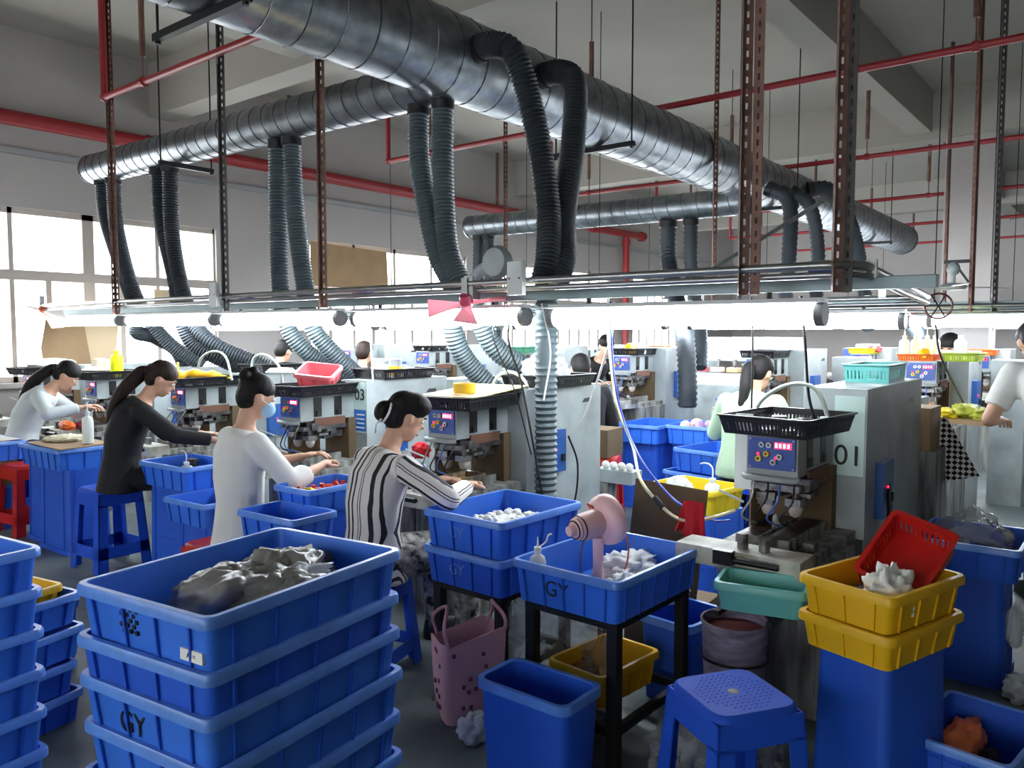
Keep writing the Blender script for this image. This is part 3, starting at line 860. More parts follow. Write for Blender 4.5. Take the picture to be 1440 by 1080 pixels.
for y, lb, num in [(1.015, 'pad printing machine with blue panel and tall white cabinet beside the pink fan', '01'),
                   (2.76, 'pad printing machine with a yellow tape roll on top, facing the striped blouse', None),
                   (4.06, 'pad printing machine marked 03 with a pink box on top', '03'),
                   (5.4, 'pad printing machine with yellow gloves on top, facing the woman in black', None),
                   (6.8, 'pad printing machine with a bright yellow bottle on top', None),
                   (8.12, 'pad printing machine in the window corner before hanging cardboard', None)]:
    big = (y == 1.015)
    o = machine(3.0, y, lb, 0.0, 1.0 if big else 0.75, 1.22 if big else 1.14)
    if num:
        number_plate(o, num, 0.06 if big else 0.0, not big, 0.88 if big else 1.045, 0.12 if big else 0.105)
    M1.append(o)
# row back to back with the first
for y, lb in [(1.25, 'grimy pad printing machine backing on to the tall white cabinet'), (4.4, 'pad printing machine backing on to the one marked 03')]:
    machine(5.45, y, lb, 0.0, 0.42, 1.08, PI)
# second row, raised higher
for k, (y, lb) in enumerate([(1.15, 'pad printing machine with bottles in an orange basket before the man in jeans'), (2.34, 'pad printing machine before the woman in pale green'), (3.6, 'pad printing machine before the man in black'), (4.85, 'raised pad printing machine fifth along the second row'), (6.1, 'raised pad printing machine in the second row near the windows'), (7.4, 'raised pad printing machine at the window end of the second row')]):
    machine(6.2, y, lb, 0.19, 0.6, 1.12)
for k, y in enumerate((0.9, 2.2, 4.9, 6.3)):
    machine(8.6, y, 'pad printing machine backing on to the second row, ' + ['behind the orange basket', 'beyond the pale green shirt', 'behind the green tray', 'nearest the windows'][k], 0.12, 0.42, 1.1, PI, False)
for k, y in enumerate((1.3, 2.5, 3.8, 5.1, 6.4, 7.6)):
    machine(9.7, y, 'far pad printing machine of the third row ' + ['carrying the orange tray before the pillar', 'carrying a yellow tray and coral bundle', 'carrying a plain bright yellow tray', 'carrying an orange tray', 'with nothing on top, before the window', 'closest to the window wall'][k], 0.15, 0.5, 1.12, 0, False)
for k, y in enumerate((2.2, 3.6, 5.0, 6.4)):
    machine(13.2, y, 'farthest pad printing machine before the far wall', 0.15, 0.5, 1.12, 0, False)
# ------------------------------------------------------------------ crates and furniture on the floor
# front stack
GF = 'big crates of the front stack'
fx, fy, fr = 1.108, 1.712, math.radians(7.5)
rims = [0.88, 0.762, 0.668, 0.556, 0.438, 0.326, 0.214, 0.116]
for k, zr in enumerate(rims):
    lb = ['topmost blue crate of the front stack, filled with grey plastic bags', 'second blue crate down in the front stack', 'third blue crate down in the front stack, lettered on its end', 'fourth blue crate down in the front stack', 'fifth blue crate down in the front stack', 'sixth blue crate down in the front stack', 'seventh blue crate down in the front stack', 'bottom blue crate of the front stack'][k]
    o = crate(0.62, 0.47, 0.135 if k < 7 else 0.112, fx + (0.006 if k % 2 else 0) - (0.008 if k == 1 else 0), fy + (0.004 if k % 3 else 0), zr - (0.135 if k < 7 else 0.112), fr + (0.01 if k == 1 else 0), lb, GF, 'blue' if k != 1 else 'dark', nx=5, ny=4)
    if k == 0:
        lab = MB().b2((-0.2965, -0.20, 0.03), (-0.288, -0.13, 0.055)).build('paper_label', PAPER, o)
        text_mesh('A1=', 0.016, 'label_print', BLACKP, lab, (-0.2968, -0.165, 0.042), (PI / 2, 0, -PI / 2))
        for i in range(6):
            for j in range(5):
                if (i * 7 + j * 3) % 4 != 1:
                    MB().b2((-0.2985, 0.04 + i * 0.011 - 0.03, 0.05 + j * 0.012), (-0.29, 0.049 + i * 0.011 - 0.03, 0.059 + j * 0.012)).build('printed_mark', BLACKP, o) if (i + j) % 2 == 0 else None
    if k == 2:
        text_mesh('GY', 0.07, 'lettering', BLACKP, o, (-0.2955, 0.04, 0.055), (PI / 2, 0, -PI / 2))
# stack at the left edge of the aisle
for k in range(7):
    crate(0.62, 0.47, 0.135, 0.575, 2.62, 0.008 + k * 0.117, fr, ['bottom', 'second lowest', 'third lowest', 'middle', 'third highest', 'second highest', 'topmost'][k] + ' blue crate in the tall aisle stack beside the yellow crate', 'crates of the tall stack at the aisle', 'blue')
# stack with a yellow crate on top
GY_ = 'nested crates below the yellow crate'
crate(0.40, 0.30, 0.10, 1.02, 3.24, 0.415, 0.2, 'shallow yellow crate nested in a blue one on the aisle stack', GY_, 'yellow')
for k, (dz_, dx) in enumerate([(0.375, 0.0), (0.245, 0.01), (0.12, -0.02), (0.002, 0.0)]):
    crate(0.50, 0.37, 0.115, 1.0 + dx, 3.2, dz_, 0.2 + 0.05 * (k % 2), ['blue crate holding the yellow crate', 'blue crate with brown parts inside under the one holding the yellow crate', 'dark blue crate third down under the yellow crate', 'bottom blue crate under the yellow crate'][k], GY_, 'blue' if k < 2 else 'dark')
tbin(0.34, 0.34, 0.30, 1.30, 3.72, 0.0, 0.1, 'low blue bin behind the stack with the yellow crate')
# table with the fan crate
def metal_table(x, y, w_, d_, h, rz, label, low=0.12):
    t = empty('metal_table', (x, y, 0), rz)
    MB().b2((-w_ / 2, -d_ / 2, h - 0.03), (w_ / 2, d_ / 2, h)).build('table_top', BLK, t)
    for sx in (-1, 1):
        for sy in (-1, 1):
            MB().b2((sx * (w_ / 2 - 0.02) - 0.019, sy * (d_ / 2 - 0.02) - 0.019, 0), (sx * (w_ / 2 - 0.02) + 0.019, sy * (d_ / 2 - 0.02) + 0.019, h - 0.03)).build('leg', BLK, t)
    for sy in (-1, 1):
        MB().b2((-w_ / 2 + .02, sy * (d_ / 2 - 0.02) - 0.012, low), (w_ / 2 - .02, sy * (d_ / 2 - 0.02) + 0.012, low + 0.03)).build('lower_rail', BLK, t)
    for sx in (-1, 1):
        MB().b2((sx * (w_ / 2 - 0.02) - 0.012, -d_ / 2 + .02, low), (sx * (w_ / 2 - 0.02) + 0.012, d_ / 2 - .02, low + 0.03)).build('lower_rail', BLK, t)
    return tag(t, label, 'table')
metal_table(2.43, 1.49, 0.50, 0.38, 0.515, -0.02, 'black metal table under the crate with the pink fan')
o = crate(0.58, 0.45, 0.145, 2.43, 1.49, 0.515, -0.03, 'light blue crate lettered GY holding the pink fan and a bottle', 'crates on tables', 'blue', nx=6, ny=5)
text_mesh('GY', 0.075, 'lettering', mat('marker_ink', (26, 34, 60), 0.6), o, (-0.2765, 0.03, 0.066), (PI / 2, 0, -PI / 2))
metal_table(2.5, 2.04, 0.46, 0.36, 0.46, 0, 'black metal table under two stacked crates beside the striped blouse')
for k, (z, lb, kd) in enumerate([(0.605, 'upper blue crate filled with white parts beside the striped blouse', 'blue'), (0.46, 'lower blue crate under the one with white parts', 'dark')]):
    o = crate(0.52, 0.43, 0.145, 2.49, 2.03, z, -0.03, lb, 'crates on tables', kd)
    text_mesh('GY', 0.06, 'lettering', mat('faded_print', (110, 150, 220), 0.6), o, (-0.2465, 0.03, 0.07), (PI / 2, 0, -PI / 2))
# bins below and around
tbin(0.22, 0.36, 0.34, 1.99, 1.48, 0.0, 0.0, 'open blue bin on the floor before the pink bag', rib=False)
tbin(0.30, 0.25, 0.34, 2.87, 1.41, 0.0, -0.12, 'open blue bin on the floor under the white slide bar', rib=False)
crate(0.36, 0.26, 0.12, 2.45, 1.52, 0.15, -0.1, 'yellow crate on the lower rails of the black metal table', None, 'yellow')
# near right: stool, upturned bin, yellow crates
stool(2.06, 0.86, math.radians(-33), STOOLB, 'blue plastic stool with a studded seat before the grimy machine base', h=0.46, cross=0.06, top=0.26, foot=0.33)
tbin(0.36, 0.27, 0.535, 2.52, 0.59, 0.0, math.radians(-17), 'tall upturned blue bin carrying two yellow crates', flip=True, rib=False, name='upturned_bin')
crate(0.40, 0.30, 0.10, 2.475, 0.585, 0.535, math.radians(-17), 'lower yellow crate on the upturned blue bin', 'yellow crates on the upturned bin', 'yellow', nx=4, ny=3)
crate(0.40, 0.30, 0.11, 2.475, 0.585, 0.635, math.radians(-17), 'upper yellow crate holding a red basket and white cloth', 'yellow crates on the upturned bin', 'yellow', nx=4, ny=3)
basket(0.26, 0.20, 0.09, 2.60, 0.545, 0.735, 0, RED, 'red slotted basket propped up in the yellow crate', rot=(math.radians(18), math.radians(-38), math.radians(-20)))
crate(0.20, 0.30, 0.095, 2.56, 0.97, 0.535, math.radians(12), 'pale teal tray under the white slide bar', None, 'teal', 'tray', 'teal_tray', 0, 0)
for yb in (-0.12, 0.06):
    MB().b2((-0.56, yb, 0.515), (-0.03, yb + 0.02, 0.532)).build('tray_bracket', BLK, M1[0])
# right hand crates
tbin(0.34, 0.32, 0.46, 3.86, 0.56, 0.0, 0.0, 'dark blue bin under the crate with grey film by the man in jeans', flip=True, name='upturned_bin')
crate(0.46, 0.40, 0.14, 3.84, 0.55, 0.46, 0.0, 'blue crate lettered Y heaped with grey film near the man in jeans', None, 'dark')
o = crate(0.42, 0.30, 0.24, 2.72, 0.36, 0.02, math.radians(-8), 'dark blue crate on the floor with orange cloth inside', None, 'dark')
# centre aisle crates
crate(0.34, 0.42, 0.13, 4.04, 1.92, 0.49, math.radians(-8), 'bright yellow crate with a wash bottle behind the cardboard', None, 'byellow')
tbin(0.40, 0.44, 0.49, 4.04, 1.92, 0.0, math.radians(-8), 'dark blue bin carrying the bright yellow crate', flip=True, name='upturned_bin')
GA = 'blue crates in the centre aisle'
crate(0.56, 0.40, 0.16, 5.45, 2.48 - 0.05, 0.46, math.radians(-10), 'upper light blue crate before the woman in pale green', GA, 'blue')
crate(0.62, 0.46, 0.16, 5.42, 2.50 - 0.05, 0.30, math.radians(-10), 'second light blue crate before the woman in pale green', GA, 'blue')
tbin(0.5, 0.42, 0.30, 5.42, 2.48, 0.0, math.radians(-10), 'dark blue bin under the two light blue crates', flip=True, name='upturned_bin')
crate(0.60, 0.42, 0.15, 5.98, 3.25, 0.55, 0.0, 'blue crate on a tall bin before the dark haired man', GA, 'blue')
tbin(0.5, 0.38, 0.55, 5.98, 3.25, 0.0, 0.0, 'tall dark blue bin under the crate before the dark haired man', flip=True, name='upturned_bin')
crate(0.50, 0.40, 0.15, 6.02, 2.83, 0.56, 0.0, 'blue crate with pink balls behind the light blue crates', GA, 'blue')
tbin(0.45, 0.36, 0.56, 6.02, 2.83, 0.0, 0.0, 'dark blue bin under the crate with pink balls', flip=True, name='upturned_bin')
crate(0.5, 0.36, 0.22, 7.3, 3.0, 0.62, 0, 'far blue crate on the floor behind the ribbed hose', GA, 'dark')
tbin(0.45, 0.34, 0.62, 7.3, 3.0, 0.0, 0, 'far blue bin behind the ribbed hose', flip=True, name='upturned_bin')
# row of benches beside the seated women
GB = 'crates beside the seated women'
crate(0.36, 0.60, 0.14, 2.30, 5.72, 0.56, 0.03, 'blue crate covered by a cardboard sheet with a white bottle', GB, 'blue', nx=3, ny=6)
tbin(0.30, 0.46, 0.56, 2.32, 5.64, 0.0, 0.03, 'tall ribbed blue bin under the crate with the white bottle', flip=True, name='upturned_bin')
tbin(0.30, 0.31, 0.55, 2.36, 6.03, 0.0, 0.03, 'tall ribbed blue bin next to the red stool', flip=True, name='upturned_bin')
crate(0.36, 0.50, 0.14, 2.48, 4.45, 0.55, 0.05, 'blue crate with a small wash bottle beside the woman in black', GB, 'blue', nx=3, ny=5)
tbin(0.32, 0.42, 0.55, 2.48, 4.45, 0.0, 0.05, 'blue bin under the crate with the small wash bottle', flip=True, name='upturned_bin')
crate(0.34, 0.40, 0.13, 2.36, 4.02, 0.42, 0.05, 'low blue crate behind the red stool of the woman with a mask', GB, 'blue', nx=3, ny=4)
tbin(0.28, 0.36, 0.42, 2.38, 4.02, 0.0, 0.05, 'blue bin under the low crate behind the red stool', flip=True, name='upturned_bin')
crate(0.40, 0.28, 0.13, 2.42, 3.10, 0.60, 0.03, 'blue crate of red parts between the mask and the striped blouse', GB, 'blue', nx=4, ny=3)
tbin(0.34, 0.26, 0.60, 2.42, 3.10, 0.0, 0.03, 'blue bin under the crate of red parts', flip=True, name='upturned_bin')
crate(0.26, 0.40, 0.14, 2.12, 2.98, 0.52, 0.05, 'blue crate next to the back of the striped blouse', GB, 'blue', nx=3, ny=4)
tbin(0.24, 0.34, 0.52, 2.12, 2.98, 0.0, 0.05, 'blue bin behind the back of the striped blouse', flip=True, name='upturned_bin')
crate(0.36, 0.55, 0.14, 2.15, 6.72, 0.52, 0.0, 'blue crate with white paper behind the long ponytail', GB, 'blue')
tbin(0.32, 0.5, 0.34, 2.12, 6.78, 0.0, 0.0, 'low blue bin on the floor behind the red stool by the window')
MB().b2((-0.16, -0.26, 0), (0.16, 0.26, 0.18)).build('carton', CARD, None, (2.12, 6.75, 0.34))
tag(bpy.data.objects['carton'], 'brown carton under the crate with white paper', 'carton')
# stools
stool(2.30, 6.37, 0.1, RED, 'red plastic stool beside the ribbed blue bins', h=0.5)
stool(2.27, 5.02, 0.05, STOOLB, 'tall blue plastic stool under the woman in black', h=0.5)
stool(2.18, 3.62, 0.0, RED, 'red plastic stool under the woman with a mask', h=0.40)
stool(2.24, 2.58, 0.3, STOOLB, 'blue plastic stool under the woman in the striped blouse', h=0.40)
stool(2.45, 7.0, 0.0, STOOLB, 'blue plastic stool under the woman with the long ponytail', h=0.5)
stool(5.1, 1.95, 0.0, STOOLB, 'blue plastic stool under the woman in pale green', h=0.5)
stool(5.0, 3.15, 0.4, RED, 'red plastic stool under the brown carton behind the ribbed hose', h=0.55)
# ------------------------------------------------------------------ people
def remeshed(name, mb, m, parent, voxel=0.01, it=6, post=None):
    """one continuous smooth surface around overlapping volumes"""
    o = mb.build(name, m)
    md = o.modifiers.new('r', 'REMESH')
    md.mode = 'VOXEL'
    md.voxel_size = voxel
    ms = o.modifiers.new('s', 'SMOOTH')
    ms.factor = 0.5
    ms.iterations = it
    bpy.context.view_layer.update()
    dg = bpy.context.evaluated_depsgraph_get()
    me = bpy.data.meshes.new_from_object(o.evaluated_get(dg))
    old = o.data
    bpy.data.objects.remove(o)
    bpy.data.meshes.remove(old)
    if post:
        bm = bmesh.new()
        bm.from_mesh(me)
        vs = [bm.verts.new(p) for p in post.v]
        for f in post.f:
            try:
                bm.faces.new([vs[i] for i in f])
            except ValueError:
                pass
        bmesh.ops.recalc_face_normals(bm, faces=bm.faces)
        bm.to_mesh(me)
        bm.free()
    me.name = name
    me.materials.clear()
    me.materials.append(m)
    me.shade_smooth()
    return link(name, me, parent)
def capsule(mb, a, b, ra, rb, n=12, ends=True):
    mb.tube([a, b], [ra, rb], n)
    if ends:
        mb.sph(a, ra, n, 6)
        mb.sph(b, rb, n, 6)
def loft(mb, secs, n=18):
    """secs: (centre, forward axis, half depth, half width)"""
    R = []
    for c, f, hd, hw in secs:
        c, f = V(c), V(f).normalized()
        R.append([c + f * (hd * math.cos(2 * PI * k / n)) + V((0, 1, 0)) * (hw * math.sin(2 * PI * k / n)) for k in range(n)])
    mb.rings(R, True, True, True)
def ik(S, W, l1, l2, hint):
    S, W = V(S), V(W)
    d = W - S
    L_ = min(d.length, (l1 + l2) * 0.995)
    u = d.normalized()
    W2 = S + u * L_
    a = (l1 * l1 - l2 * l2 + L_ * L_) / (2 * L_)
    h = math.sqrt(max(l1 * l1 - a * a, 0))
    hv = V(hint) - u * V(hint).dot(u)
    return S + u * a + hv.normalized() * h, W2
STRIPED = None
def stripe_mat():
    m = bpy.data.materials.new('striped_blouse_cloth')
    m.use_nodes = True
    nt = m.node_tree
    N, L = nt.nodes, nt.links
    b = N['Principled BSDF']
    b.inputs['Roughness'].default_value = 0.8
    at = N.new('ShaderNodeAttribute')
    at.attribute_name = 'u'
    nz = N.new('ShaderNodeTexNoise')
    nz.inputs['Scale'].default_value = 9
    tc = N.new('ShaderNodeTexCoord')
    L.new(tc.outputs['Object'], nz.inputs['Vector'])
    ma = N.new('ShaderNodeMath'); ma.operation = 'MULTIPLY_ADD'
    ma.inputs[1].default_value = 0.016
    L.new(nz.outputs['Fac'], ma.inputs[0]); L.new(at.outputs['Fac'], ma.inputs[2])
    dv = N.new('ShaderNodeMath'); dv.operation = 'DIVIDE'; dv.inputs[1].default_value = 0.125
    L.new(ma.outputs[0], dv.inputs[0])
    fr = N.new('ShaderNodeMath'); fr.operation = 'FRACT'
    L.new(dv.outputs[0], fr.inputs[0])
    cr = N.new('ShaderNodeValToRGB')
    cr.color_ramp.interpolation = 'CONSTANT'
    W_, K_ = rgb((214, 208, 200)), rgb((20, 22, 30))
    els = [(0.0, K_), (0.14, W_), (0.42, K_), (0.455, W_), (0.52, K_), (0.555, W_), (0.76, K_), (0.84, W_)]
    e = cr.color_ramp.elements
    e[0].position, e[0].color = els[0]
    e[1].position, e[1].color = els[1]
    for p, c in els[2:]:
        q = e.new(p)
        q.color = c
    L.new(fr.outputs[0], cr.inputs[0])
    L.new(cr.outputs[0], b.inputs['Base Color'])
    MATS['striped'] = m
    return m
def cloth(name, col, var=0.12):
    return mat(name, col, 0.85, var=var, scale=6, bump=0.35, bscale=9)
def person(x, y, hd, label, seat=0.5, stand=None, lean=18, curve=20, hpitch=20, hyaw=0, hroll=0, wr=None, wl=None, shirt=None, sleeve='long', pants=None, hair='ponytail', hairm=None, scale=1.0, twist=0, mask=False, stripes=False, shoes=None, voxel=0.011, legs=None, elbow_out=0.6, hem=0.0, knee=(0.40, 0.13), ez=-0.8):
    root = empty('person', (x, y, 0), math.radians(hd))
    sc = scale
    hz = (seat + 0.10) if stand is None else stand
    R = math.radians
    # spine: pelvis -> waist -> chest -> neck base
    P = [V((0, 0, hz))]
    angs = [R(lean * 0.6), R(lean), R(lean + curve * 0.5), R(lean + curve), R(lean + curve)]
    lens = [0.13, 0.13, 0.13, 0.09, 0.05]
    for a, l in zip(angs, lens):
        P.append(P[-1] + V((math.sin(a), 0, math.cos(a))) * l * sc)
    fax = [V((math.cos(a), 0, -math.sin(a))) for a in [0] + angs]
    hw = [0.165, 0.140, 0.152, 0.168, 0.150, 0.062]
    hdp = [0.115, 0.098, 0.108, 0.112, 0.085, 0.058]
    secs = [(P[0] - V((0, 0, 0.09)), fax[0], 0.10, 0.15)] + [(P[i], fax[i], hdp[i] * sc, hw[i] * sc) for i in range(6)]
    body = MB()
    loft(body, secs)
    up = V((math.sin(angs[3]), 0, math.cos(angs[3])))
    nb = P[5]
    hp = R(hpitch)
    nk = nb + V((math.sin((angs[3] + hp) / 2), 0, math.cos((angs[3] + hp) / 2))) * 0.085 * sc
    capsule(body, nb - up * 0.04, nk, 0.056 * sc, 0.05 * sc)
    HM = Matrix.Rotation(R(hyaw), 3, 'Z') @ Matrix.Rotation(R(hroll), 3, 'X') @ Matrix.Rotation(hp, 3, 'Y')
    hc = nk + HM @ V((0.022, 0, 0.088)) * sc
    def H(p): return hc + HM @ (V(p) * sc)
    def hs(mb, c, r, nu=14, nv=10): mb.sph(H(c), tuple(v * sc for v in r), nu, nv, HM)
    hs(body, (-0.008, 0, 0.018), (0.094, 0.076, 0.098))
    hs(body, (0.026, 0, -0.045), (0.062, 0.056, 0.068))
    hs(body, (0.05, 0, -0.088), (0.028, 0.03, 0.024))
    body.rings([[H((0.082, 0.004, 0.02)), H((0.082, -0.004, 0.02)), H((0.076, 0, 0.0))], [H((0.112, 0.016, -0.026)), H((0.112, -0.016, -0.026)), H((0.07, 0, -0.036))]], True, True, True)
    hs(body, (0.1, 0, -0.022), (0.014, 0.013, 0.012), 8, 6)
    for s_ in (-1, 1):
        hs(body, (-0.004, s_ * 0.078, -0.008), (0.02, 0.012, 0.032), 8, 6)
    # arms
    sh = [P[4] + V((0, s_ * 0.168 * sc, -0.005)) - up * 0.02 for s_ in (-1, 1)]
    arms = []
    post = MB()
    for s_, S, W in ((-1, sh[0], wr), (1, sh[1], wl)):
        if W is None:
            W = V((0.42, s_ * 0.12, hz + 0.12))
        E_, W2 = ik(S, W, 0.275 * sc, 0.245 * sc, (-0.35, s_ * elbow_out, ez))
        arms.append((S, E_, W2, s_))
        capsule(body, S, E_, 0.050 * sc, 0.040 * sc)
        capsule(body, E_, W2, 0.038 * sc, 0.026 * sc)
        d = (W2 - E_).normalized()
        lat = d.cross(V((0, 0, 1)))
        lat = lat.normalized() if lat.length > 0.1 else V((0, 1, 0))
        upv = lat.cross(d)
        pc = W2 + d * 0.045
        M3 = Matrix((d, lat, upv)).transposed()
        body.sph(pc, (0.05, 0.038, 0.017), 12, 8, M3)
        for k, (off, ln) in enumerate(((-0.029, 0.066), (-0.010, 0.076), (0.010, 0.072), (0.028, 0.056))):
            b0 = pc + d * 0.036 + lat * off
            b1 = b0 + d * ln * 0.5 - upv * 0.008
            b2 = b1 + d * ln * 0.3 - upv * 0.018
            b3 = b2 + d * ln * 0.16 - upv * 0.016
            post.tube([b0, b1, b2, b3], [0.0092, 0.0088, 0.008, 0.0058], 7)
        ts = -s_
        t0 = pc - d * 0.02 + lat * (ts * 0.028)
        t1 = t0 + d * 0.034 + lat * (ts * 0.020) - upv * 0.01
        t2 = t1 + d * 0.03 + lat * (ts * 0.002) - upv * 0.012
        post.tube([t0, t1, t2], [0.012, 0.010, 0.0075], 7)
    # legs
    LG = []
    for i, s_ in enumerate((-1, 1)):
        hip = P[0] + V((0.0, s_ * 0.085, -0.02))
        if stand is None:
            kn = V((knee[0], s_ * knee[1], seat + 0.055))
            an = V((knee[0] + (0.02 if not legs else legs[i]), s_ * (knee[1] - 0.01), 0.085))
        else:
            fo = (legs[i] if legs else 0)
            kn = V((0.03 + fo * 0.5, s_ * 0.10, hz * 0.52))
            an = V((fo, s_ * 0.11, 0.085))
        LG.append((hip, kn, an, s_))
        capsule(body, hip, kn, 0.078 * sc, 0.054 * sc)
        capsule(body, kn, an, 0.050 * sc, 0.034 * sc)
        capsule(body, an, an + V((0.11, 0, -0.045)), 0.034, 0.026)
    bo = remeshed('body', body, SKIN, root, voxel, 5, post)
    # clothes
    def swell(k): return [(c, f, d * 1 + k, w_ + k) for c, f, d, w_ in secs]
    sm = MB()
    ss = swell(0.017)
    lowc = P[0] - V((0, 0, 0.07 + hem))
    ss[0] = (lowc, fax[0], 0.142, 0.188)
    ss[-1] = (P[5] - up * 0.012, fax[5], 0.078 * sc, 0.084 * sc)
    loft(sm, ss)
    for S, E_, W2, s_ in arms:
        sm.sph(S, 0.066 * sc, 12, 8)
        if sleeve == 'short':
            M_ = S.lerp(E_, 0.72)
            sm.tube([S, M_], [0.068 * sc, 0.064 * sc], 14)
        elif sleeve == 'elbow':
            sm.tube([S, E_], [0.066 * sc, 0.058 * sc], 14)
            sm.sph(E_, 0.056, 12, 8)
            M_ = E_.lerp(W2, 0.45)
            sm.tube([E_, M_], [0.056, 0.062], 14)
        else:
            sm.tube([S, E_], [0.065 * sc, 0.056 * sc], 14)
            sm.sph(E_, 0.055 * sc, 12, 8)
            sm.tube([E_, E_.lerp(W2, 0.92)], [0.054 * sc, 0.044 * sc], 14)
    so = remeshed('shirt', sm, shirt, root, voxel * 1.05, 4)
    if stripes:
        me = so.data
        at = me.attributes.new('u', 'FLOAT', 'POINT')
        vals = []
        for v in me.vertices:
            p = v.co
            best = None
            for S, E_, W2, s_ in arms:
                for a, b in ((S, E_), (E_, W2)):
                    d = b - a
                    t = max(0, min(1, (p - a).dot(d) / d.length_squared))
                    q = p - (a + d * t)
                    if best is None or q.length < best[0]:
                        dn = d.normalized()
                        ref = V((0, 0, 1)) - dn * dn.z
                        best = (q.length, q.dot(ref.normalized()) * 1.25 + 0.03)
            dt = min((p - c).length for c in P[1:5])
            ang = math.atan2(p.y, 1.0)
            vals.append(best[1] if best[0] < 0.072 and abs(p.y) > 0.165 else p.y * 1.0 + 0.35)
        at.data.foreach_set('value', vals)
    pm = MB()
    loft(pm, [(P[0] - V((0, 0, 0.10)), fax[0], 0.10, 0.15), (P[0], fax[0], 0.116 * sc, 0.164 * sc), (P[0].lerp(P[1], 0.5), fax[1], 0.10 * sc, 0.145 * sc)])
    for hip, kn, an, s_ in LG:
        capsule(pm, hip, kn, 0.094 * sc, 0.068 * sc)
        pm.tube([kn, an + V((0, 0, 0.0))], [0.068 * sc, 0.062 if stand else 0.055], 14)
    remeshed('trousers', pm, pants, root, voxel * 1.2, 4)
    for hip, kn, an, s_ in LG:
        shm = MB()
        c = an + V((0.06, 0, 0))
        shm.rings([rrect(0.25, 0.09, 0.0, 0.04, 4, c.x, c.y), rrect(0.25, 0.092, 0.03, 0.04, 4, c.x, c.y), rrect(0.2, 0.08, 0.07, 0.038, 4, c.x - 0.02, c.y), rrect(0.1, 0.07, 0.1, 0.034, 4, c.x - 0.06, c.y)], True, True, True)
        shm.build('shoe', shoes or BLACKP, root, smooth=60)
    # face details
    for s_ in (-1, 1):
        e = MB(); hs(e, (0.079, s_ * 0.031, 0.004), (0.009, 0.014, 0.008), 10, 6)
        eo = e.build('eye', mat('eye_white', (232, 228, 222), 0.3), bo, smooth=60)
        e = MB(); hs(e, (0.086, s_ * 0.031, 0.004), (0.004, 0.006, 0.006), 8, 6)
        e.build('iris', mat('dark_iris', (30, 20, 16), 0.2), bo, smooth=60)
        e = MB(); hs(e, (0.086, s_ * 0.031, 0.028), (0.007, 0.02, 0.0045), 8, 5)
        e.build('eyebrow', HAIR, bo, smooth=60)
    e = MB(); hs(e, (0.084, 0, -0.062), (0.008, 0.024, 0.007), 10, 6)
    e.build('lips', mat('lips', (170, 98, 88), 0.5), bo, smooth=60)
    # hair
    hm = hairm or HAIR
    hr = MB()
    hs(hr, (-0.016, 0, 0.047), (0.101, 0.087, 0.083))
    hs(hr, (-0.05, 0, 0.0), (0.066, 0.08, 0.088))
    if hair == 'bun':
        for p, r in (((-0.085, 0.02, 0.10), 0.038), ((-0.10, -0.022, 0.092), 0.034), ((-0.06, 0.0, 0.125), 0.03)):
            hs(hr, p, (r, r, r))
    elif hair == 'lowbun':
        hs(hr, (-0.12, 0.0, -0.015), (0.045, 0.05, 0.055))
        hs(hr, (0.02, 0, 0.075), (0.085, 0.092, 0.062))
    elif hair == 'short':
        hs(hr, (0.01, 0, 0.07), (0.085, 0.082, 0.058))
    elif hair == 'ponytail':
        hs(hr, (-0.095, 0, 0.03), (0.036, 0.036, 0.036))
    ho = remeshed('hair', hr, hm, root, voxel * 0.9, 3)
    if hair in ('ponytail', 'longtail'):
        base = H((-0.105, 0, 0.0))
        back = -up.cross(V((0, 1, 0)))
        ln = 0.42 if hair == 'longtail' else 0.30
        bk = V((-math.cos(angs[2]), 0, math.sin(angs[2])))
        path = [base, base + HM @ V((-0.03, 0, -0.04)), P[4] + bk * 0.12 + V((0, 0.02, 0.02)), P[4] + bk * 0.12 + V((-0.07, 0.03, -0.14))]
        if hair == 'longtail':
            path += [P[4] + bk * 0.12 + V((-0.10, 0.05, -0.28)), P[4] + bk * 0.12 + V((-0.10, 0.06, -0.42))]
        q = spline(path, 6)
        rr = [0.03 + 0.016 * math.sin(PI * min(1, k / len(q) * 1.3)) for k in range(len(q))]
        rr[-1] = 0.006; rr[-2] = 0.018
        MB().tube(q, rr, 12).build('ponytail', hm, root, smooth=70)
        MB().tube([base + HM @ V((0.004, 0, 0.0)), base + HM @ V((-0.02, 0, -0.008))], 0.034, 12).build('hair_tie', mat('hair_tie', (60, 20, 30), 0.7), root)
    if hair == 'lowbun':
        MB().tube([H((-0.105 + 0.0 * math.cos(a), 0.055 * math.cos(a), -0.012 + 0.055 * math.sin(a))) for a in [2 * PI * k / 14 for k in range(15)]], 0.006, 6).build('hair_ring', PAPER, root)
        MB().tube([H((-0.12, -0.03, -0.05)), H((-0.135, -0.035, -0.09)), H((-0.12, -0.02, -0.13))], 0.004, 6).build('hair_ribbon', PAPER, root)
    if mask:
        mk = MB()
        hs(mk, (0.058, 0, -0.052), (0.058, 0.06, 0.05), 16, 10)
        mo = mk.build('face_mask', mat('blue_face_mask', (150, 190, 220), 0.8), root, smooth=60)
        for s_ in (-1, 1):
            MB().tube([H((0.075, s_ * 0.05, -0.03)), H((0.02, s_ * 0.08, -0.012)), H((-0.012, s_ * 0.086, 0.0))], 0.002, 5).build('ear_loop', PAPER, mo)
    tag(root, label, 'person')
    return root
TROUSER = cloth('black_trousers', (24, 24, 28))
JEANS = mat('light_blue_jeans', (150, 172, 190), 0.85, var=1, col2=(98, 118, 142), scale=5, bump=0.3, bscale=12)
WHITET = cloth('white_tshirt_cloth', (222, 222, 216), 0.06)
BLACKT = cloth('black_top_cloth', (20, 20, 24), 0.2)
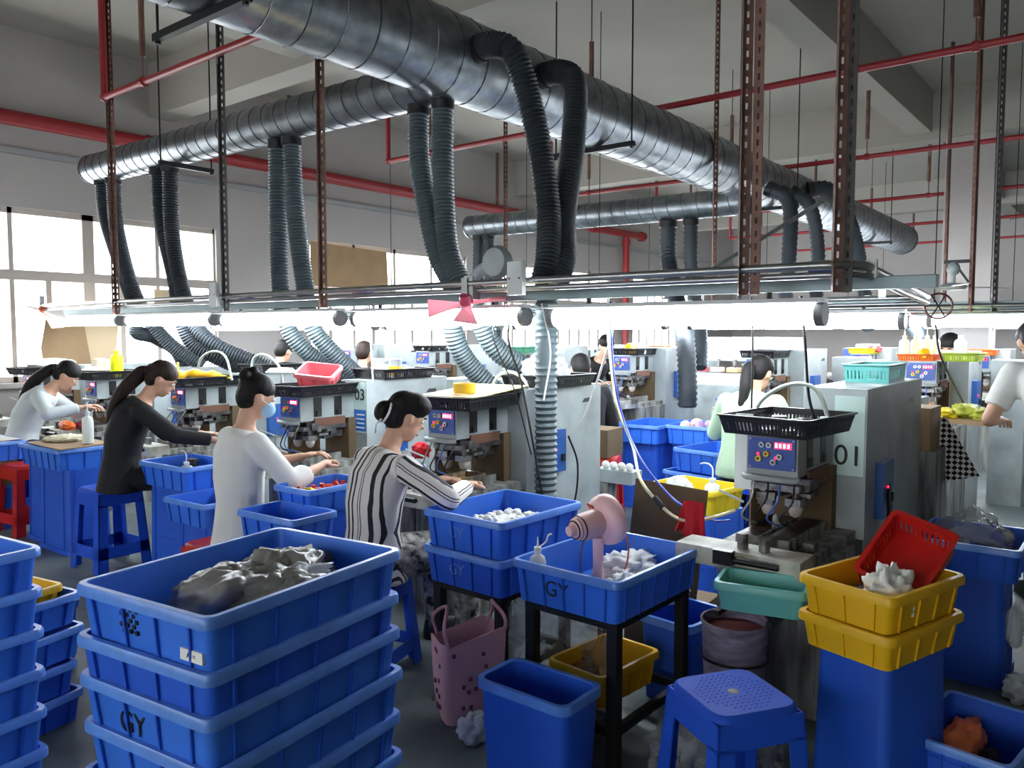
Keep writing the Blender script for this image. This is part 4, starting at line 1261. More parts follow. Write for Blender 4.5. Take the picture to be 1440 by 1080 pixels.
PALE = cloth('pale_grey_shirt_cloth', (196, 204, 204), 0.06)
GREENT = cloth('pale_green_shirt_cloth', (178, 204, 172), 0.06)
MAROON = cloth('maroon_shirt_cloth', (140, 24, 40))
FLORAL = mat('black_white_floral_cloth', (18, 18, 22), 0.85, var=1, col2=(180, 178, 172), scale=26)
person(2.26, 2.57, -10, 'woman in black and white striped blouse bending over the machine', seat=0.40, lean=3, curve=22, hpitch=24, hyaw=-18, wr=V((0.34, -0.22, 0.78)), wl=V((0.40, 0.10, 0.76)), shirt=stripe_mat(), sleeve='long', pants=FLORAL, hair='lowbun', stripes=True, voxel=0.008, scale=0.88, hem=0.03, elbow_out=0.9, ez=-0.35)
person(2.22, 3.50, -8, 'woman in white t-shirt with hair bun and blue face mask', seat=0.40, lean=-2, curve=14, hpitch=18, hyaw=-14, wr=V((0.36, -0.14, 0.76)), wl=V((0.40, 0.12, 0.78)), shirt=WHITET, sleeve='elbow', pants=TROUSER, hair='bun', mask=True, voxel=0.008, hem=0.04, scale=0.92)
person(2.26, 4.84, -22, 'woman in black top with dark brown ponytail at the machine', seat=0.50, lean=9, curve=26, hpitch=32, hyaw=-16, wr=V((0.5, -0.26, 0.80)), wl=V((0.48, 0.10, 0.80)), shirt=BLACKT, sleeve='long', pants=TROUSER, hair='ponytail', hairm=HAIRB, voxel=0.010, hem=0.03, scale=0.9)
person(2.42, 6.82, -34, 'woman in pale grey shirt with very long ponytail by the window', seat=0.48, lean=20, curve=26, hpitch=38, hyaw=-8, wr=V((0.48, -0.26, 0.88)), wl=V((0.48, 0.10, 0.84)), shirt=PALE, sleeve='long', pants=TROUSER, hair='longtail', voxel=0.010, scale=0.93, elbow_out=0.9, ez=-0.4)
person(5.08, 2.08, 8, 'woman in pale green shirt with long black hair, back turned', seat=0.46, lean=18, curve=22, hpitch=30, hyaw=-22, wr=V((0.45, -0.15, 0.84)), wl=V((0.45, 0.15, 0.84)), shirt=GREENT, sleeve='long', pants=TROUSER, hair='ponytail', voxel=0.012, scale=1.0)
person(5.1, 0.30, 30, 'man in white t-shirt and light blue jeans bending over a work table', stand=0.82, lean=30, curve=18, hpitch=44, hyaw=-10, wr=V((0.36, -0.22, 0.95)), wl=V((0.44, 0.16, 0.94)), shirt=WHITET, sleeve='short', pants=JEANS, hair='short', voxel=0.012, legs=(-0.12, 0.06), scale=1.06, hem=0.03)
person(5.15, 6.05, 20, 'person in maroon shirt with dark hair, seen from behind', seat=0.50, lean=8, curve=8, hpitch=12, shirt=MAROON, sleeve='short', pants=TROUSER, hair='short', hairm=HAIRB, voxel=0.014, scale=0.95)
person(7.49, 4.95, 262, 'man in black shirt leaning forward past the white sack', seat=0.60, lean=24, curve=18, hpitch=24, hyaw=-25, wr=V((0.38, -0.12, 0.9)), wl=V((0.4, 0.18, 0.9)), shirt=BLACKT, sleeve='short', pants=TROUSER, hair='short', voxel=0.014, knee=(0.3, 0.13))
person(5.2, 3.42, 40, 'dark haired man in black jacket seated before the tall blue bin', seat=0.45, lean=18, curve=24, hpitch=30, shirt=BLACKT, sleeve='long', pants=TROUSER, hair='short', voxel=0.014)
person(7.49, 2.15, 95, knee=(0.26, 0.13), label= 'person with black hair bent low behind the pale green shirt', seat=0.42, lean=16, curve=24, hpitch=30, shirt=BLACKT, sleeve='long', pants=TROUSER, hair='lowbun', voxel=0.014)
person(5.05, 7.35, 10, 'person with black hair seated at the rear row near the window', seat=0.48, lean=10, curve=12, hpitch=20, shirt=BLACKT, sleeve='long', pants=TROUSER, hair='short', voxel=0.014)
person(7.76, 1.28, 170, knee=(0.24, 0.13), label= 'person in black beside the machine with the orange basket', seat=0.55, lean=8, curve=12, hpitch=20, shirt=BLACKT, sleeve='long', pants=TROUSER, hair='ponytail', voxel=0.014)
# ------------------------------------------------------------------ small things
from mathutils import noise
def blob_mesh(r, seed, amp=0.35, freq=2.2, flat=None, nu=44, nv=28):
    mb = MB()
    off = V((seed * 3.1, seed * 1.7, seed * 0.9))
    R = []
    for i in range(nv + 1):
        a = PI * i / nv
        sr = max(math.sin(a), 0.002)
        ring = []
        for k in range(nu):
            d = V((sr * math.cos(2 * PI * k / nu), sr * math.sin(2 * PI * k / nu), -math.cos(a)))
            f = 1 + amp * (noise.noise(d * freq + off) + 0.5 * abs(noise.noise(d * freq * 2.6 + off)) + 0.3 * noise.noise(d * freq * 6 + off))
            p = V((d.x * r[0] * f, d.y * r[1] * f, d.z * r[2] * f))
            p.z = max(p.z, -r[2] * 0.75)
            ring.append(p)
        R.append(ring)
    return mb.rings(R, True, True, True)
def bag(name, c, r, seed, m, label, cat='bag', amp=0.35, freq=2.2, group=None, rz=0.0):
    o = blob_mesh(r, seed, amp, freq).build(name, m, None, (c[0], c[1], c[2] + r[2] * 0.75), rz, smooth=179)
    return tag(o, label, cat, group)
def lathe_thing(name, prof, m, loc, label, cat, n=20, group=None, extra=None, rot=None):
    o = MB().lathe(prof, n).build(name, m, None, loc, 0, smooth=40, rot=rot)
    if extra:
        for nm, mb, mm in extra:
            mb.build(nm, mm, o, smooth=40)
    return tag(o, label, cat, group)
def bottle(loc, h, r, m, label, cap=None, nozzle=0, group=None, rz=0.0, capm=None):
    o = MB().lathe([(0, 0), (r * 0.95, 0), (r, h * 0.04), (r, h * 0.62), (r * 0.85, h * 0.7), (r * 0.36, h * 0.76), (r * 0.34, h * 0.8), (0, h * 0.8)], 18).build('bottle', m, None, loc, rz, smooth=40)
    MB().cyl((0, 0, h * 0.78), (0, 0, h * 0.88), r * 0.44, n=14).build('cap', capm or m, o, smooth=40)
    if nozzle == 1:
        MB().cyl((0, 0, h * 0.88), (0, 0, h * 1.12), r * 0.18, r * 0.05, n=8).build('nozzle', capm or m, o, smooth=40)
    elif nozzle == 2:
        MB().tube(spline([(0, 0, h * 0.88), (0, 0, h * 1.15), (0, 0.02, h * 1.28), (0, 0.05, h * 1.3), (0, 0.07, h * 1.27)], 5), r * 0.1, 7).build('spout', m, o, smooth=50)
    elif nozzle == 3:
        MB().cyl((0, 0, h * 0.88), (0, 0, h * 1.06), r * 0.15, r * 0.05, n=8).build('nozzle', m, o, smooth=40)
        MB().tube(spline([(0.0, -0.01, h * 0.9), (0, -0.035, h * 1.0), (0, -0.045, h * 1.12), (0, -0.06, h * 1.16)], 5), 0.003, 6).build('cap_strap', m, o, smooth=50)
    return tag(o, label, 'bottle', group)
# --- contents of the front crate
GBG = 'grey plastic bags in the front crate'
for c, r, sd, lb in [((1.06, 1.70, 0.752), (0.14, 0.12, 0.075), 1, 'crumpled grey plastic bag in the front crate, by its lettered end'), ((1.22, 1.74, 0.752), (0.14, 0.11, 0.075), 5, 'crumpled grey plastic bag in the front crate, the tallest of the heap'), ((1.12, 1.60, 0.76), (0.13, 0.08, 0.065), 9, 'crumpled grey plastic bag in the front crate, against the long side'), ((1.33, 1.80, 0.76), (0.08, 0.08, 0.05), 12, 'small dark grey bag in the far corner of the front crate')]:
    bag('plastic_bag', c, r, sd, GREYBAG, lb, group=GBG, amp=0.36, freq=2.2, rz=0.13)
bag('plastic_film', (1.16, 1.63, 0.82), (0.10, 0.02, 0.03), 15, BAGW, 'white strip of film on the grey bags in the front crate', 'film', 0.5)
bag('parts_heap', (0.98, 3.2, 0.258), (0.17, 0.12, 0.06), 21, mat('brown_parts', (70, 44, 38), 0.6, var=1, col2=(34, 22, 20), scale=30), 'brown parts in the crate below the yellow one', 'parts', 0.25, 6)
# --- pink fan on the crate
fa = empty('desk_fan', (2.37, 1.50, 0.525))
PK = mat('pink_fan_plastic', (236, 190, 188), 0.4)
ax = V((0.94, -0.30, 0.12)).normalized()
Q3 = ax.to_track_quat('Z', 'Y').to_matrix()
hub = V((0.0, 0.0, 0.255))
MB().lathe([(0, 0), (0.075, 0), (0.078, 0.012), (0.05, 0.03), (0.022, 0.05), (0.018, 0.1), (0.02, 0.2), (0.0, 0.21)], 20).build('base', PK, fa, smooth=50)
MB().lathe([(0.0, -0.135), (0.018, -0.134), (0.02, -0.11), (0.038, -0.105), (0.048, -0.07), (0.05, -0.02), (0.045, 0.0)], 20, hub, Q3).build('motor_housing', PK, fa, smooth=50)
for k in range(3):
    MB().lathe([(0.03 + 0.006 * k, -0.112 + 0.012 * k), (0.034 + 0.006 * k, -0.112 + 0.012 * k), (0.034 + 0.006 * k, -0.108 + 0.012 * k)], 20, hub, Q3).build('vent_ring', BLACKP, fa)
MB().lathe([(0.045, 0.0), (0.07, 0.006), (0.088, 0.02), (0.092, 0.04), (0.09, 0.055), (0.086, 0.05), (0.084, 0.02), (0.045, 0.006)], 32, hub, Q3).build('back_cover', PK, fa, smooth=50)
fr_ = MB()
for k in range(24):
    a = 2 * PI * k / 24
    fr_.tube([hub + Q3 @ V((0.012 * math.cos(a), 0.012 * math.sin(a), 0.082)), hub + Q3 @ V((0.06 * math.cos(a), 0.06 * math.sin(a), 0.078)), hub + Q3 @ V((0.09 * math.cos(a), 0.09 * math.sin(a), 0.052))], 0.0014, 4)
fr_.build('front_grille', PK, fa)
for k in range(4):
    a = 2 * PI * k / 4
    MB().panel([hub + Q3 @ V((0.01 * math.cos(a), 0.01 * math.sin(a), 0.03)), hub + Q3 @ V((0.075 * math.cos(a), 0.075 * math.sin(a), 0.03)), hub + Q3 @ V((0.07 * math.cos(a + 0.8), 0.07 * math.sin(a + 0.8), 0.05)), hub + Q3 @ V((0.01 * math.cos(a + 0.8), 0.01 * math.sin(a + 0.8), 0.045))], 0.002, ax).build('blade', WHITEP, fa)
MB().tube(spline([hub + Q3 @ V((0.05, 0.02, 0.02)), hub + Q3 @ V((0.03, 0.06, -0.01)), hub + V((0.09, -0.06, -0.06)), V((0.1, -0.05, 0.06)), V((0.08, -0.02, 0.02))], 8), 0.0035, 6).build('cord', mat('orange_cord', (190, 96, 50), 0.5), fa)
MB().tube(spline([hub + V((-0.03, 0.02, -0.01)), V((-0.05, 0.04, 0.15)), V((-0.06, 0.03, 0.05)), V((-0.05, 0.02, 0.01))], 8), 0.003, 6).build('cord', mat('brown_cord', (90, 70, 60), 0.5), fa)
tag(fa, 'pink desk fan seen from behind in the light blue crate', 'fan')
for c, r, sd, lb in [((2.36, 1.40, 0.525), (0.10, 0.05, 0.045), 31, 'white fluffy film at the foot of the pink fan'), ((2.58, 1.50, 0.525), (0.13, 0.10, 0.05), 33, 'white fluffy film in the crate beyond the pink fan'), ((2.30, 1.60, 0.525), (0.06, 0.05, 0.035), 35, 'small white film in the crate beside the bottle')]:
    bag('plastic_film', c, r, sd, mat('white_fluff', (226, 230, 232), 0.6, bump=0.4, bscale=40, transl=0.3), lb, 'film', 0.5, 4)
bottle((2.205, 1.645, 0.525), 0.20, 0.030, WHITEP, 'white squeeze bottle with pointed nozzle in the crate with the fan', nozzle=3)
# --- white parts in the crate beside the striped blouse
GWP = 'white round parts in the crate beside the striped blouse'
bag('parts_heap', (2.49, 2.03, 0.617), (0.19, 0.14, 0.045), 41, mat('white_parts', (216, 218, 212), 0.5, var=0.2, scale=40), 'heap of white parts filling the crate beside the striped blouse', 'parts', 0.2, 7)
ballm = MB().sph((0, 0, 0), 0.016, 10, 7).build('round_part', mat('white_part', (226, 228, 222), 0.45), None, (2.4, 2.03, 0.7), smooth=60)
tag(ballm, 'small white round part lying in the crate beside the striped blouse', 'part', GWP)
rn = random.Random(5)
for k in range(60):
    c = ballm.copy(); COL.objects.link(c)
    u, v_ = rn.uniform(-0.19, 0.2), rn.uniform(-0.14, 0.14)
    c.location = (2.49 + u, 2.03 + v_, 0.662 + 0.03 * (1 - (u / 0.2) ** 2) * (1 - (v_ / 0.15) ** 2) + rn.uniform(0, 0.012))
# --- red parts
GRP = 'red parts in the crate between the two women'
redm = MB().box((0, 0, 0), (0.026, 0.02, 0.016)).build('red_part', RED, None, (2.42, 3.1, 0.69)); tag(redm, 'small red moulded part in the crate between the two women', 'part', GRP)
bag('parts_heap', (2.42, 3.1, 0.612), (0.15, 0.09, 0.05), 51, mat('red_parts', (180, 36, 46), 0.45, var=0.3, scale=40), 'heap of red parts in the crate between the two women', 'parts', 0.2, 6)
for k in range(50):
    c = redm.copy(); COL.objects.link(c)
    c.location = (2.42 + rn.uniform(-0.15, 0.15), 3.1 + rn.uniform(-0.09, 0.09), 0.678 + rn.uniform(0, 0.025)); c.rotation_euler = (rn.uniform(0, 3), rn.uniform(0, 3), rn.uniform(0, 3))
bag('yellow_cloth', (2.30, 3.06, 0.68), (0.03, 0.03, 0.025), 53, YELLOW2, 'yellow scrap on the crate of red parts', 'scrap', 0.4)
# --- left bench
MB().box((0, 0, 0), (0.34, 0.44, 0.006)).build('cardboard_sheet', CARD, None, (2.30, 5.64, 0.712), 0, rot=(0.03, -0.02, 0.08))
tag(bpy.data.objects['cardboard_sheet'], 'cardboard sheet covering the blue crate with the white bottle', 'cardboard')
bag('powder_heap', (2.33, 5.78, 0.716), (0.12, 0.14, 0.02), 57, mat('cream_powder', (214, 206, 176), 0.8), 'cream coloured parts on the cardboard sheet', 'parts', 0.3, 5)
bottle((2.36, 5.5, 0.716), 0.24, 0.035, WHITEP, 'tall white bottle on the cardboard sheet', nozzle=1)
bottle((2.45, 4.42, 0.556), 0.15, 0.036, WHITEP, 'small white wash bottle in the crate beside the woman in black', nozzle=2)
lathe_thing('ink_jar', [(0, 0), (0.035, 0), (0.035, 0.11), (0.028, 0.125), (0.0, 0.126)], BLACKP, (2.56, 4.55, 0.556), 'black jar in the crate beside the woman in black', 'jar')
MB().box((0, 0, 0), (0.3, 0.4, 0.004)).build('paper_sheet', PAPER, None, (2.15, 6.7, 0.664), 0.1)
tag(bpy.data.objects['paper_sheet'], 'white paper over the crate behind the long ponytail', 'paper')
bag('orange_cloth', (2.74, 6.75, 0.675), (0.05, 0.08, 0.04), 61, ORANGE, 'orange cloth on the slide bar before the woman with the long ponytail', 'cloth', 0.3)
# --- bags on the floor
tb = empty('tote_bag', (2.19, 1.96, 0.0), -0.5)
def tote(m):
    mb = MB()
    def rg(w_, d_, z, wob): return [V((p.x + wob * math.sin(p.y * 60), p.y + wob * math.sin(p.x * 50), z + (0.03 * math.sin(p.x * 22) if z > 0.3 else 0))) for p in rrect(w_, d_, z, 0.03, 4)]
    mb.rings([rg(0.20, 0.11, 0.0, 0), rg(0.24, 0.14, 0.1, 0.004), rg(0.25, 0.15, 0.22, 0.006), rg(0.25, 0.16, 0.33, 0.008), rg(0.24, 0.15, 0.33, 0.008), rg(0.24, 0.14, 0.22, 0.006), rg(0.19, 0.10, 0.01, 0)], True, True, True)
    return mb
tote(None).build('bag_body', mat('pink_floral_cloth', (222, 170, 176), 0.8, bump=0.3, bscale=14), tb, smooth=50)
for s_ in (-1, 1):
    MB().tube(spline([(s_ * 0.1, -0.07, 0.3), (s_ * 0.12, -0.08, 0.38), (s_ * 0.09, -0.02, 0.44), (s_ * 0.12, 0.05, 0.39), (s_ * 0.1, 0.07, 0.31)], 6), 0.007, 6).build('handle', mat('pink_strap', (206, 150, 158), 0.8), tb, smooth=60)
for k in range(22):
    a, z = rn.uniform(-1, 1), rn.uniform(0.06, 0.28)
    fl = MB().box((0, 0, 0), (0.012, 0.006, 0.014))
    if k % 2:
        fl.build('printed_flower', mat('plum_print', (120, 60, 84), 0.7), tb, (a * 0.09, -0.0765 - 0.004 * (z > 0.2), z), 0.0)
    else:
        fl.build('printed_flower', mat('plum_print', (120, 60, 84), 0.7), tb, (-0.1255, a * 0.05, z), PI / 2)
tag(tb, 'pink floral tote bag with two handles on the floor', 'bag')
bag('plastic_bag', (2.58, 1.80, 0.0), (0.24, 0.20, 0.26), 71, CLEAR, 'large clear plastic bag heaped under the crate table', amp=0.55, freq=2.4)
bag('plastic_bag', (2.42, 1.62, 0.0), (0.12, 0.12, 0.12), 75, CLEAR, 'smaller clear plastic bag next to the yellow crate under the table', amp=0.55, freq=3)
bag('plastic_bag', (2.08, 1.83, 0.0), (0.06, 0.05, 0.05), 77, BAGW, 'small crumpled white bag on the floor beside the pink tote', amp=0.5, freq=3)
bag('plastic_bag', (2.34, 1.12, 0.0), (0.10, 0.12, 0.11), 79, CLEAR, 'crumpled clear bag behind the studded blue stool', amp=0.5, freq=3)
bag('plastic_bag', (2.46, 0.98, 0.0), (0.14, 0.1, 0.10), 80, CLEAR, 'dull film bag on the floor under the grimy machine base', amp=0.5, freq=3)
bag('plastic_bag', (2.9, 1.5, 0.36), (0.10, 0.07, 0.05), 81, BAGW, 'white bag on the rim of the blue bin by the slide bar', amp=0.4, freq=3)
bag('plastic_bag', (3.9, 0.56, 0.47), (0.18, 0.14, 0.11), 83, CLEAR, 'grey film heaped in the crate near the man in jeans', 'film', 0.4)
bag('white_cloth', (2.42, 0.55, 0.65), (0.09, 0.06, 0.07), 85, PAPER, 'white crumpled cloth in the upper yellow crate', 'cloth', 0.5, 3)
bag('parts_heap', (2.47, 0.62, 0.642), (0.09, 0.06, 0.03), 86, mat('dark_red_parts', (84, 40, 44), 0.6, var=0.4, scale=40), 'dark red parts in the upper yellow crate', 'parts', 0.3, 6)
bag('orange_cloth', (2.74, 0.40, 0.17), (0.16, 0.05, 0.03), 87, ORANGE, 'orange cloth in the dark crate on the floor', 'cloth', 0.4)
bag('parts_heap', (2.72, 0.36, 0.03), (0.13, 0.08, 0.08), 88, mat('near_black_parts', (30, 22, 22), 0.6, var=0.5, scale=30), 'dark parts filling the crate with the orange cloth', 'parts', 0.3, 5)
bag('plastic_bag', (3.80, 0.385, 0.16), (0.04, 0.03, 0.1), 89, BAGW, 'white scrap hanging on the dark blue bin', 'scrap', 0.3)
bag('plastic_bag', (3.66, 0.34, 0.0), (0.08, 0.06, 0.05), 90, BAGW, 'white crumpled scrap on the floor by the dark blue bin', 'scrap', 0.4)
# bucket
bk = empty('paint_bucket', (2.93, 1.335 + 0.05, 0.0))
bk.location = (2.66, 1.11, 0.0)
MB().lathe([(0.0, 0.0), (0.095, 0.0), (0.115, 0.42), (0.12, 0.425), (0.12, 0.435), (0.112, 0.435), (0.092, 0.01), (0.0, 0.01)], 26).build('bucket_body', mat('smeared_bucket', (158, 148, 168), 0.6, var=1, col2=(96, 86, 104), scale=9, stretch=(1, 1, 4)), bk, smooth=40)
MB().lathe([(0.12, 0.30), (0.124, 0.305), (0.12, 0.31)], 26).build('hoop', DSTEEL, bk, smooth=40)
MB().lathe([(0.0, 0.40), (0.108, 0.40)], 26).build('red_lining', mat('red_lining', (120, 40, 36), 0.6), bk)
tag(bk, 'smeared grey bucket with a red inside beside the teal tray', 'bucket')
# cardboard sheet and red cloth in the centre
MB().box((0, 0, 0), (0.006, 0.34, 0.52)).build('cardboard_sheet', CARD_D, None, (3.10, 1.62, 0.53), 0, rot=(0.05, 0.12, 0.06))
tag(bpy.data.objects['cardboard_sheet.001'], 'brown cardboard sheet standing behind the crate with the pink fan', 'cardboard')
MB().b2((-0.14, -0.17, 0), (0.14, 0.17, 0.27)).build('carton', CARD_D, None, (3.2, 1.63, 0.0), 0.06)
tag(bpy.data.objects['carton.001'], 'brown carton on the floor carrying the standing cardboard sheet', 'carton')
def sheet(name, pts, m, label, cat, wave=0.01, n=14, t=0.004, seed=0):
    """hanging cloth between four corners, rippled, with thickness"""
    a, b, c, d = [V(p) for p in pts]
    nr = (b - a).cross(d - a).normalized()
    G = []
    for i in range(n + 1):
        row = []
        for j in range(n + 1):
            u, v_ = i / n, j / n
            p = a.lerp(b, u).lerp(d.lerp(c, u), v_)
            row.append(p + nr * (wave * (math.sin(u * 9 + seed) + 0.6 * math.sin(u * 17 + v_ * 4 + seed)) * (0.3 + v_)))
        G.append(row)
    mb = MB()
    nn = n + 1
    mb.add([p for r in G for p in r] + [p - nr * t for r in G for p in r], [(i * nn + j, i * nn + j + 1, (i + 1) * nn + j + 1, (i + 1) * nn + j) for i in range(n) for j in range(n)] + [(nn * nn + i * nn + j, nn * nn + (i + 1) * nn + j, nn * nn + (i + 1) * nn + j + 1, nn * nn + i * nn + j + 1) for i in range(n) for j in range(n)])
    o = mb.build(name, m, None, smooth=60)
    return tag(o, label, cat)
REDC = mat('red_cloth', (196, 26, 38), 0.85, bump=0.3, bscale=20)
rc = empty('red_cloth', (2.93, 1.41, 0.70))
def drape(parent, pts, m, name, wave, seed):
    o = sheet(name, pts, m, None, None, wave, 12, 0.005, seed)
    for k in ('label', 'category'):
        if k in o: del o[k]
    o.parent = parent
    o.location = -V(parent.location)
drape(rc, [(2.93, 1.45, 0.77), (2.93, 1.36, 0.77), (2.92, 1.34, 0.56), (2.92, 1.42, 0.52)], REDC, 'front_fold', 0.010, 1)
drape(rc, [(2.945, 1.45, 0.77), (2.945, 1.37, 0.77), (2.97, 1.45, 0.62), (2.97, 1.50, 0.64)], REDC, 'rear_fold', 0.012, 4)
tag(rc, 'red cloth hung over the air line beside the white slide bar', 'cloth')
# cables
def cable(P, r, m, label, n=6, parts=None):
    o = V(P[0])
    root = empty('air_line', o)
    MB().tube([p - o for p in spline(P, 8)], r, n).build('line', m, root, smooth=60)
    for nm, a, b, rr, mm in (parts or []):
        MB().cyl(V(a) - o, V(b) - o, rr, n=10).build(nm, mm, root, smooth=40)
    return tag(root, label, 'air line', 'air lines and cables')
YC, BC, WC = mat('cream_line', (222, 214, 170), 0.4), mat('blue_line', (70, 90, 190), 0.4), mat('white_line', (226, 228, 224), 0.4)
cable([(3.3, 2.04, 1.60), (3.3, 2.04, 1.44), (3.3, 2.02, 1.27), (3.3, 1.99, 1.10), (3.28, 1.89, 0.92), (3.02, 1.70, 0.82), (3.0, 1.60, 0.73), (2.96, 1.50, 0.69), (2.94, 1.41, 0.69), (2.95, 1.32, 0.72), (2.96, 1.24, 0.755)], 0.007, YC, 'cream air line sagging from the lamp rail to the slide bar', parts=[('coupling', (3.005, 1.62, 0.748), (2.985, 1.57, 0.715), 0.013, DSTEEL)])
cable([(3.28, 2.02, 1.60), (3.25, 1.99, 1.41), (3.22, 1.95, 1.21), (3.2, 1.88, 1.02), (3.05, 1.70, 0.88), (3.0, 1.55, 0.77), (2.97, 1.45, 0.73), (2.96, 1.34, 0.70), (3.0, 1.28, 0.70)], 0.005, BC, 'blue air line sagging beside the cream one')
cable([(3.3, 2.01, 1.60), (3.3, 2.02, 1.45), (3.3, 2.08, 1.27), (3.3, 2.15, 1.09), (3.3, 2.2, 0.98)], 0.006, WC, 'short cream line crossing the blue one below the lamp')
cable([(3.3, 1.12, 1.6), (3.3, 1.10, 1.42), (3.3, 1.08, 1.2), (3.3, 1.05, 1.09)], 0.006, BLACKP, 'black cable dropping into the tray of the machine marked 01')
cable([(3.3, 1.33, 1.6), (3.3, 1.32, 1.4), (3.3, 1.32, 1.1)], 0.004, BLACKP, 'thin black cable beside the tray of the machine marked 01')
cable([(3.3, 2.62, 1.6), (3.25, 2.62, 1.42), (3.28, 2.56, 1.2), (3.3, 2.5, 0.9), (3.35, 2.45, 0.5)], 0.006, BLACKP, 'black cable falling beside the thick ribbed hose')
cable([(3.3, 2.75, 1.6), (3.25, 2.72, 1.42), (3.3, 2.62, 1.15), (3.36, 2.55, 0.8)], 0.004, BLACKP, 'second black cable falling beside the thick ribbed hose')
cable([(3.3, 3.76, 1.625), (3.28, 3.73, 1.45), (3.2, 3.62, 1.15)], 0.006, WC, 'white rod dropping from the lamp beside the black tape tray')
cable([(3.3, 2.44, 1.6), (3.35, 2.42, 1.35), (3.32, 2.44, 1.1)], 0.005, WC, 'white line along the thick ribbed hose')
cable([(3.66, 0.85, 0.80), (3.6, 0.83, 0.66), (3.45, 0.82, 0.56), (3.3, 0.8, 0.52)], 0.009, BLACKP, 'black power cable hanging from the blue switch box')
cable([(3.75, 2.58, 0.86), (3.8, 2.55, 0.7), (3.78, 2.55, 0.5), (3.7, 2.56, 0.4)], 0.006, BLACKP, 'black power cable on the white cabinet behind the ribbed hose')
cable([(5.2, 0.98, 1.5), (5.25, 0.95, 1.3), (6.1, 0.95, 0.95)], 0.006, BLACKP, 'black cable running to the machine before the man in jeans')
for P, lb in [([(3.3, 1.32, 1.08), (3.3, 1.27, 1.17), (3.3, 1.16, 1.235), (3.3, 1.05, 1.22), (3.3, 0.99, 1.08)], 'white flexible arch over the tray of the machine marked 01'),
              ([(3.3, 5.78, 1.10), (3.3, 5.70, 1.25), (3.3, 5.52, 1.31), (3.3, 5.36, 1.27), (3.3, 5.28, 1.10)], 'white flexible arch over the tray with yellow gloves'),
              ([(3.4, 5.2, 1.10), (3.4, 5.15, 1.26), (3.4, 5.0, 1.29), (3.4, 4.85, 1.22), (3.4, 4.8, 1.1)], 'second white arch beyond the tray with yellow gloves'),
              ([(3.5, 2.95, 1.10), (3.5, 2.9, 1.2), (3.5, 2.8, 1.23), (3.5, 2.7, 1.18), (3.5, 2.66, 1.06)], 'grey arch behind the tray with the tape roll')]:
    cable(P, 0.009, mat('pale_arch_tube', (186, 198, 186), 0.4), lb, 8)
# ------------------------------------------------------------------ trays on the machines and what lies in them
GT = 'black slotted trays on the machines'
TZ = 1.06
basket(0.46, 0.38, 0.075, 3.12, 1.10, TZ, math.radians(-6), BLACKP, 'black slotted tray of metal parts on the machine marked 01', GT)
for y, lb in ((2.74, 'black slotted tray under the yellow tape roll'), (4.08, 'black slotted tray under the pink box'), (5.44, 'black slotted tray with yellow gloves'), (6.86, 'black slotted tray with the bright yellow bottle'), (8.16, 'black slotted tray on the machine in the window corner')):
    basket(0.56, 0.36, 0.07, 3.15, y + 0.06, TZ, math.radians(9), BLACKP, lb, GT)
basket(0.50, 0.36, 0.07, 3.78, 2.74, 1.14, 0.0, BLACKP, 'black slotted tray carrying the white sack', GT)
basket(0.50, 0.34, 0.07, 3.78, 4.06, 1.14, 0.0, BLACKP, 'black slotted tray carrying two cans', GT)
basket(0.46, 0.34, 0.07, 3.75, 5.4, 1.14, 0.0, BLACKP, 'black slotted tray of wires behind the pink box', GT)
GP = 'metal parts in the tray of machine 01'
for k, (dx, dy, r, h, m, lb) in enumerate([(0.02, 0.04, 0.032, 0.055, STEEL, 'steel round die in the tray, the tallest one'), (0.09, -0.04, 0.036, 0.045, DSTEEL, 'dark grey octagonal die in the tray'), (-0.08, 0.05, 0.05, 0.016, STEEL, 'flat steel ring in the tray'), (0.14, -0.1, 0.02, 0.05, WHITEP, 'small white cylinder in the tray'), (0.17, 0.02, 0.03, 0.03, GREYM, 'grey block die at the back of the tray'), (-0.13, -0.05, 0.028, 0.02, STEEL, 'low steel disc at the front of the tray')]):
    o = MB().lathe([(0, 0), (r, 0), (r, h * 0.9), (r * 0.9, h), (r * 0.4, h), (r * 0.36, h * 0.8), (0, h * 0.8)], 8 if k == 1 else 18).build('printing_die', m, None, (3.12 + dx, 1.10 + dy, TZ + 0.0045), smooth=35)
    tag(o, lb, 'metal part', GP)
# yellow tape roll and sloping board
MB().box((0, 0, 0), (0.56, 0.34, 0.006)).build('cardboard_sheet', mat('pale_card', (214, 200, 150), 0.8), None, (3.2, 2.80, TZ + 0.082), 0, rot=(0.0, -0.05, math.radians(9)))
tag(bpy.data.objects['cardboard_sheet.002'], 'pale cardboard sheet lying on the tray with the tape roll', 'cardboard')
lathe_thing('tape_roll', [(0.04, 0), (0.058, 0), (0.058, 0.05), (0.04, 0.05), (0.04, 0)], mat('yellow_tape', (236, 190, 30), 0.4), (3.04, 2.74, TZ + 0.082), 'roll of yellow tape on the pale cardboard sheet', 'tape', 28, extra=[('core', MB().lathe([(0.036, 0.001), (0.04, 0.001), (0.04, 0.049), (0.036, 0.049), (0.036, 0.001)], 28), CARD)])
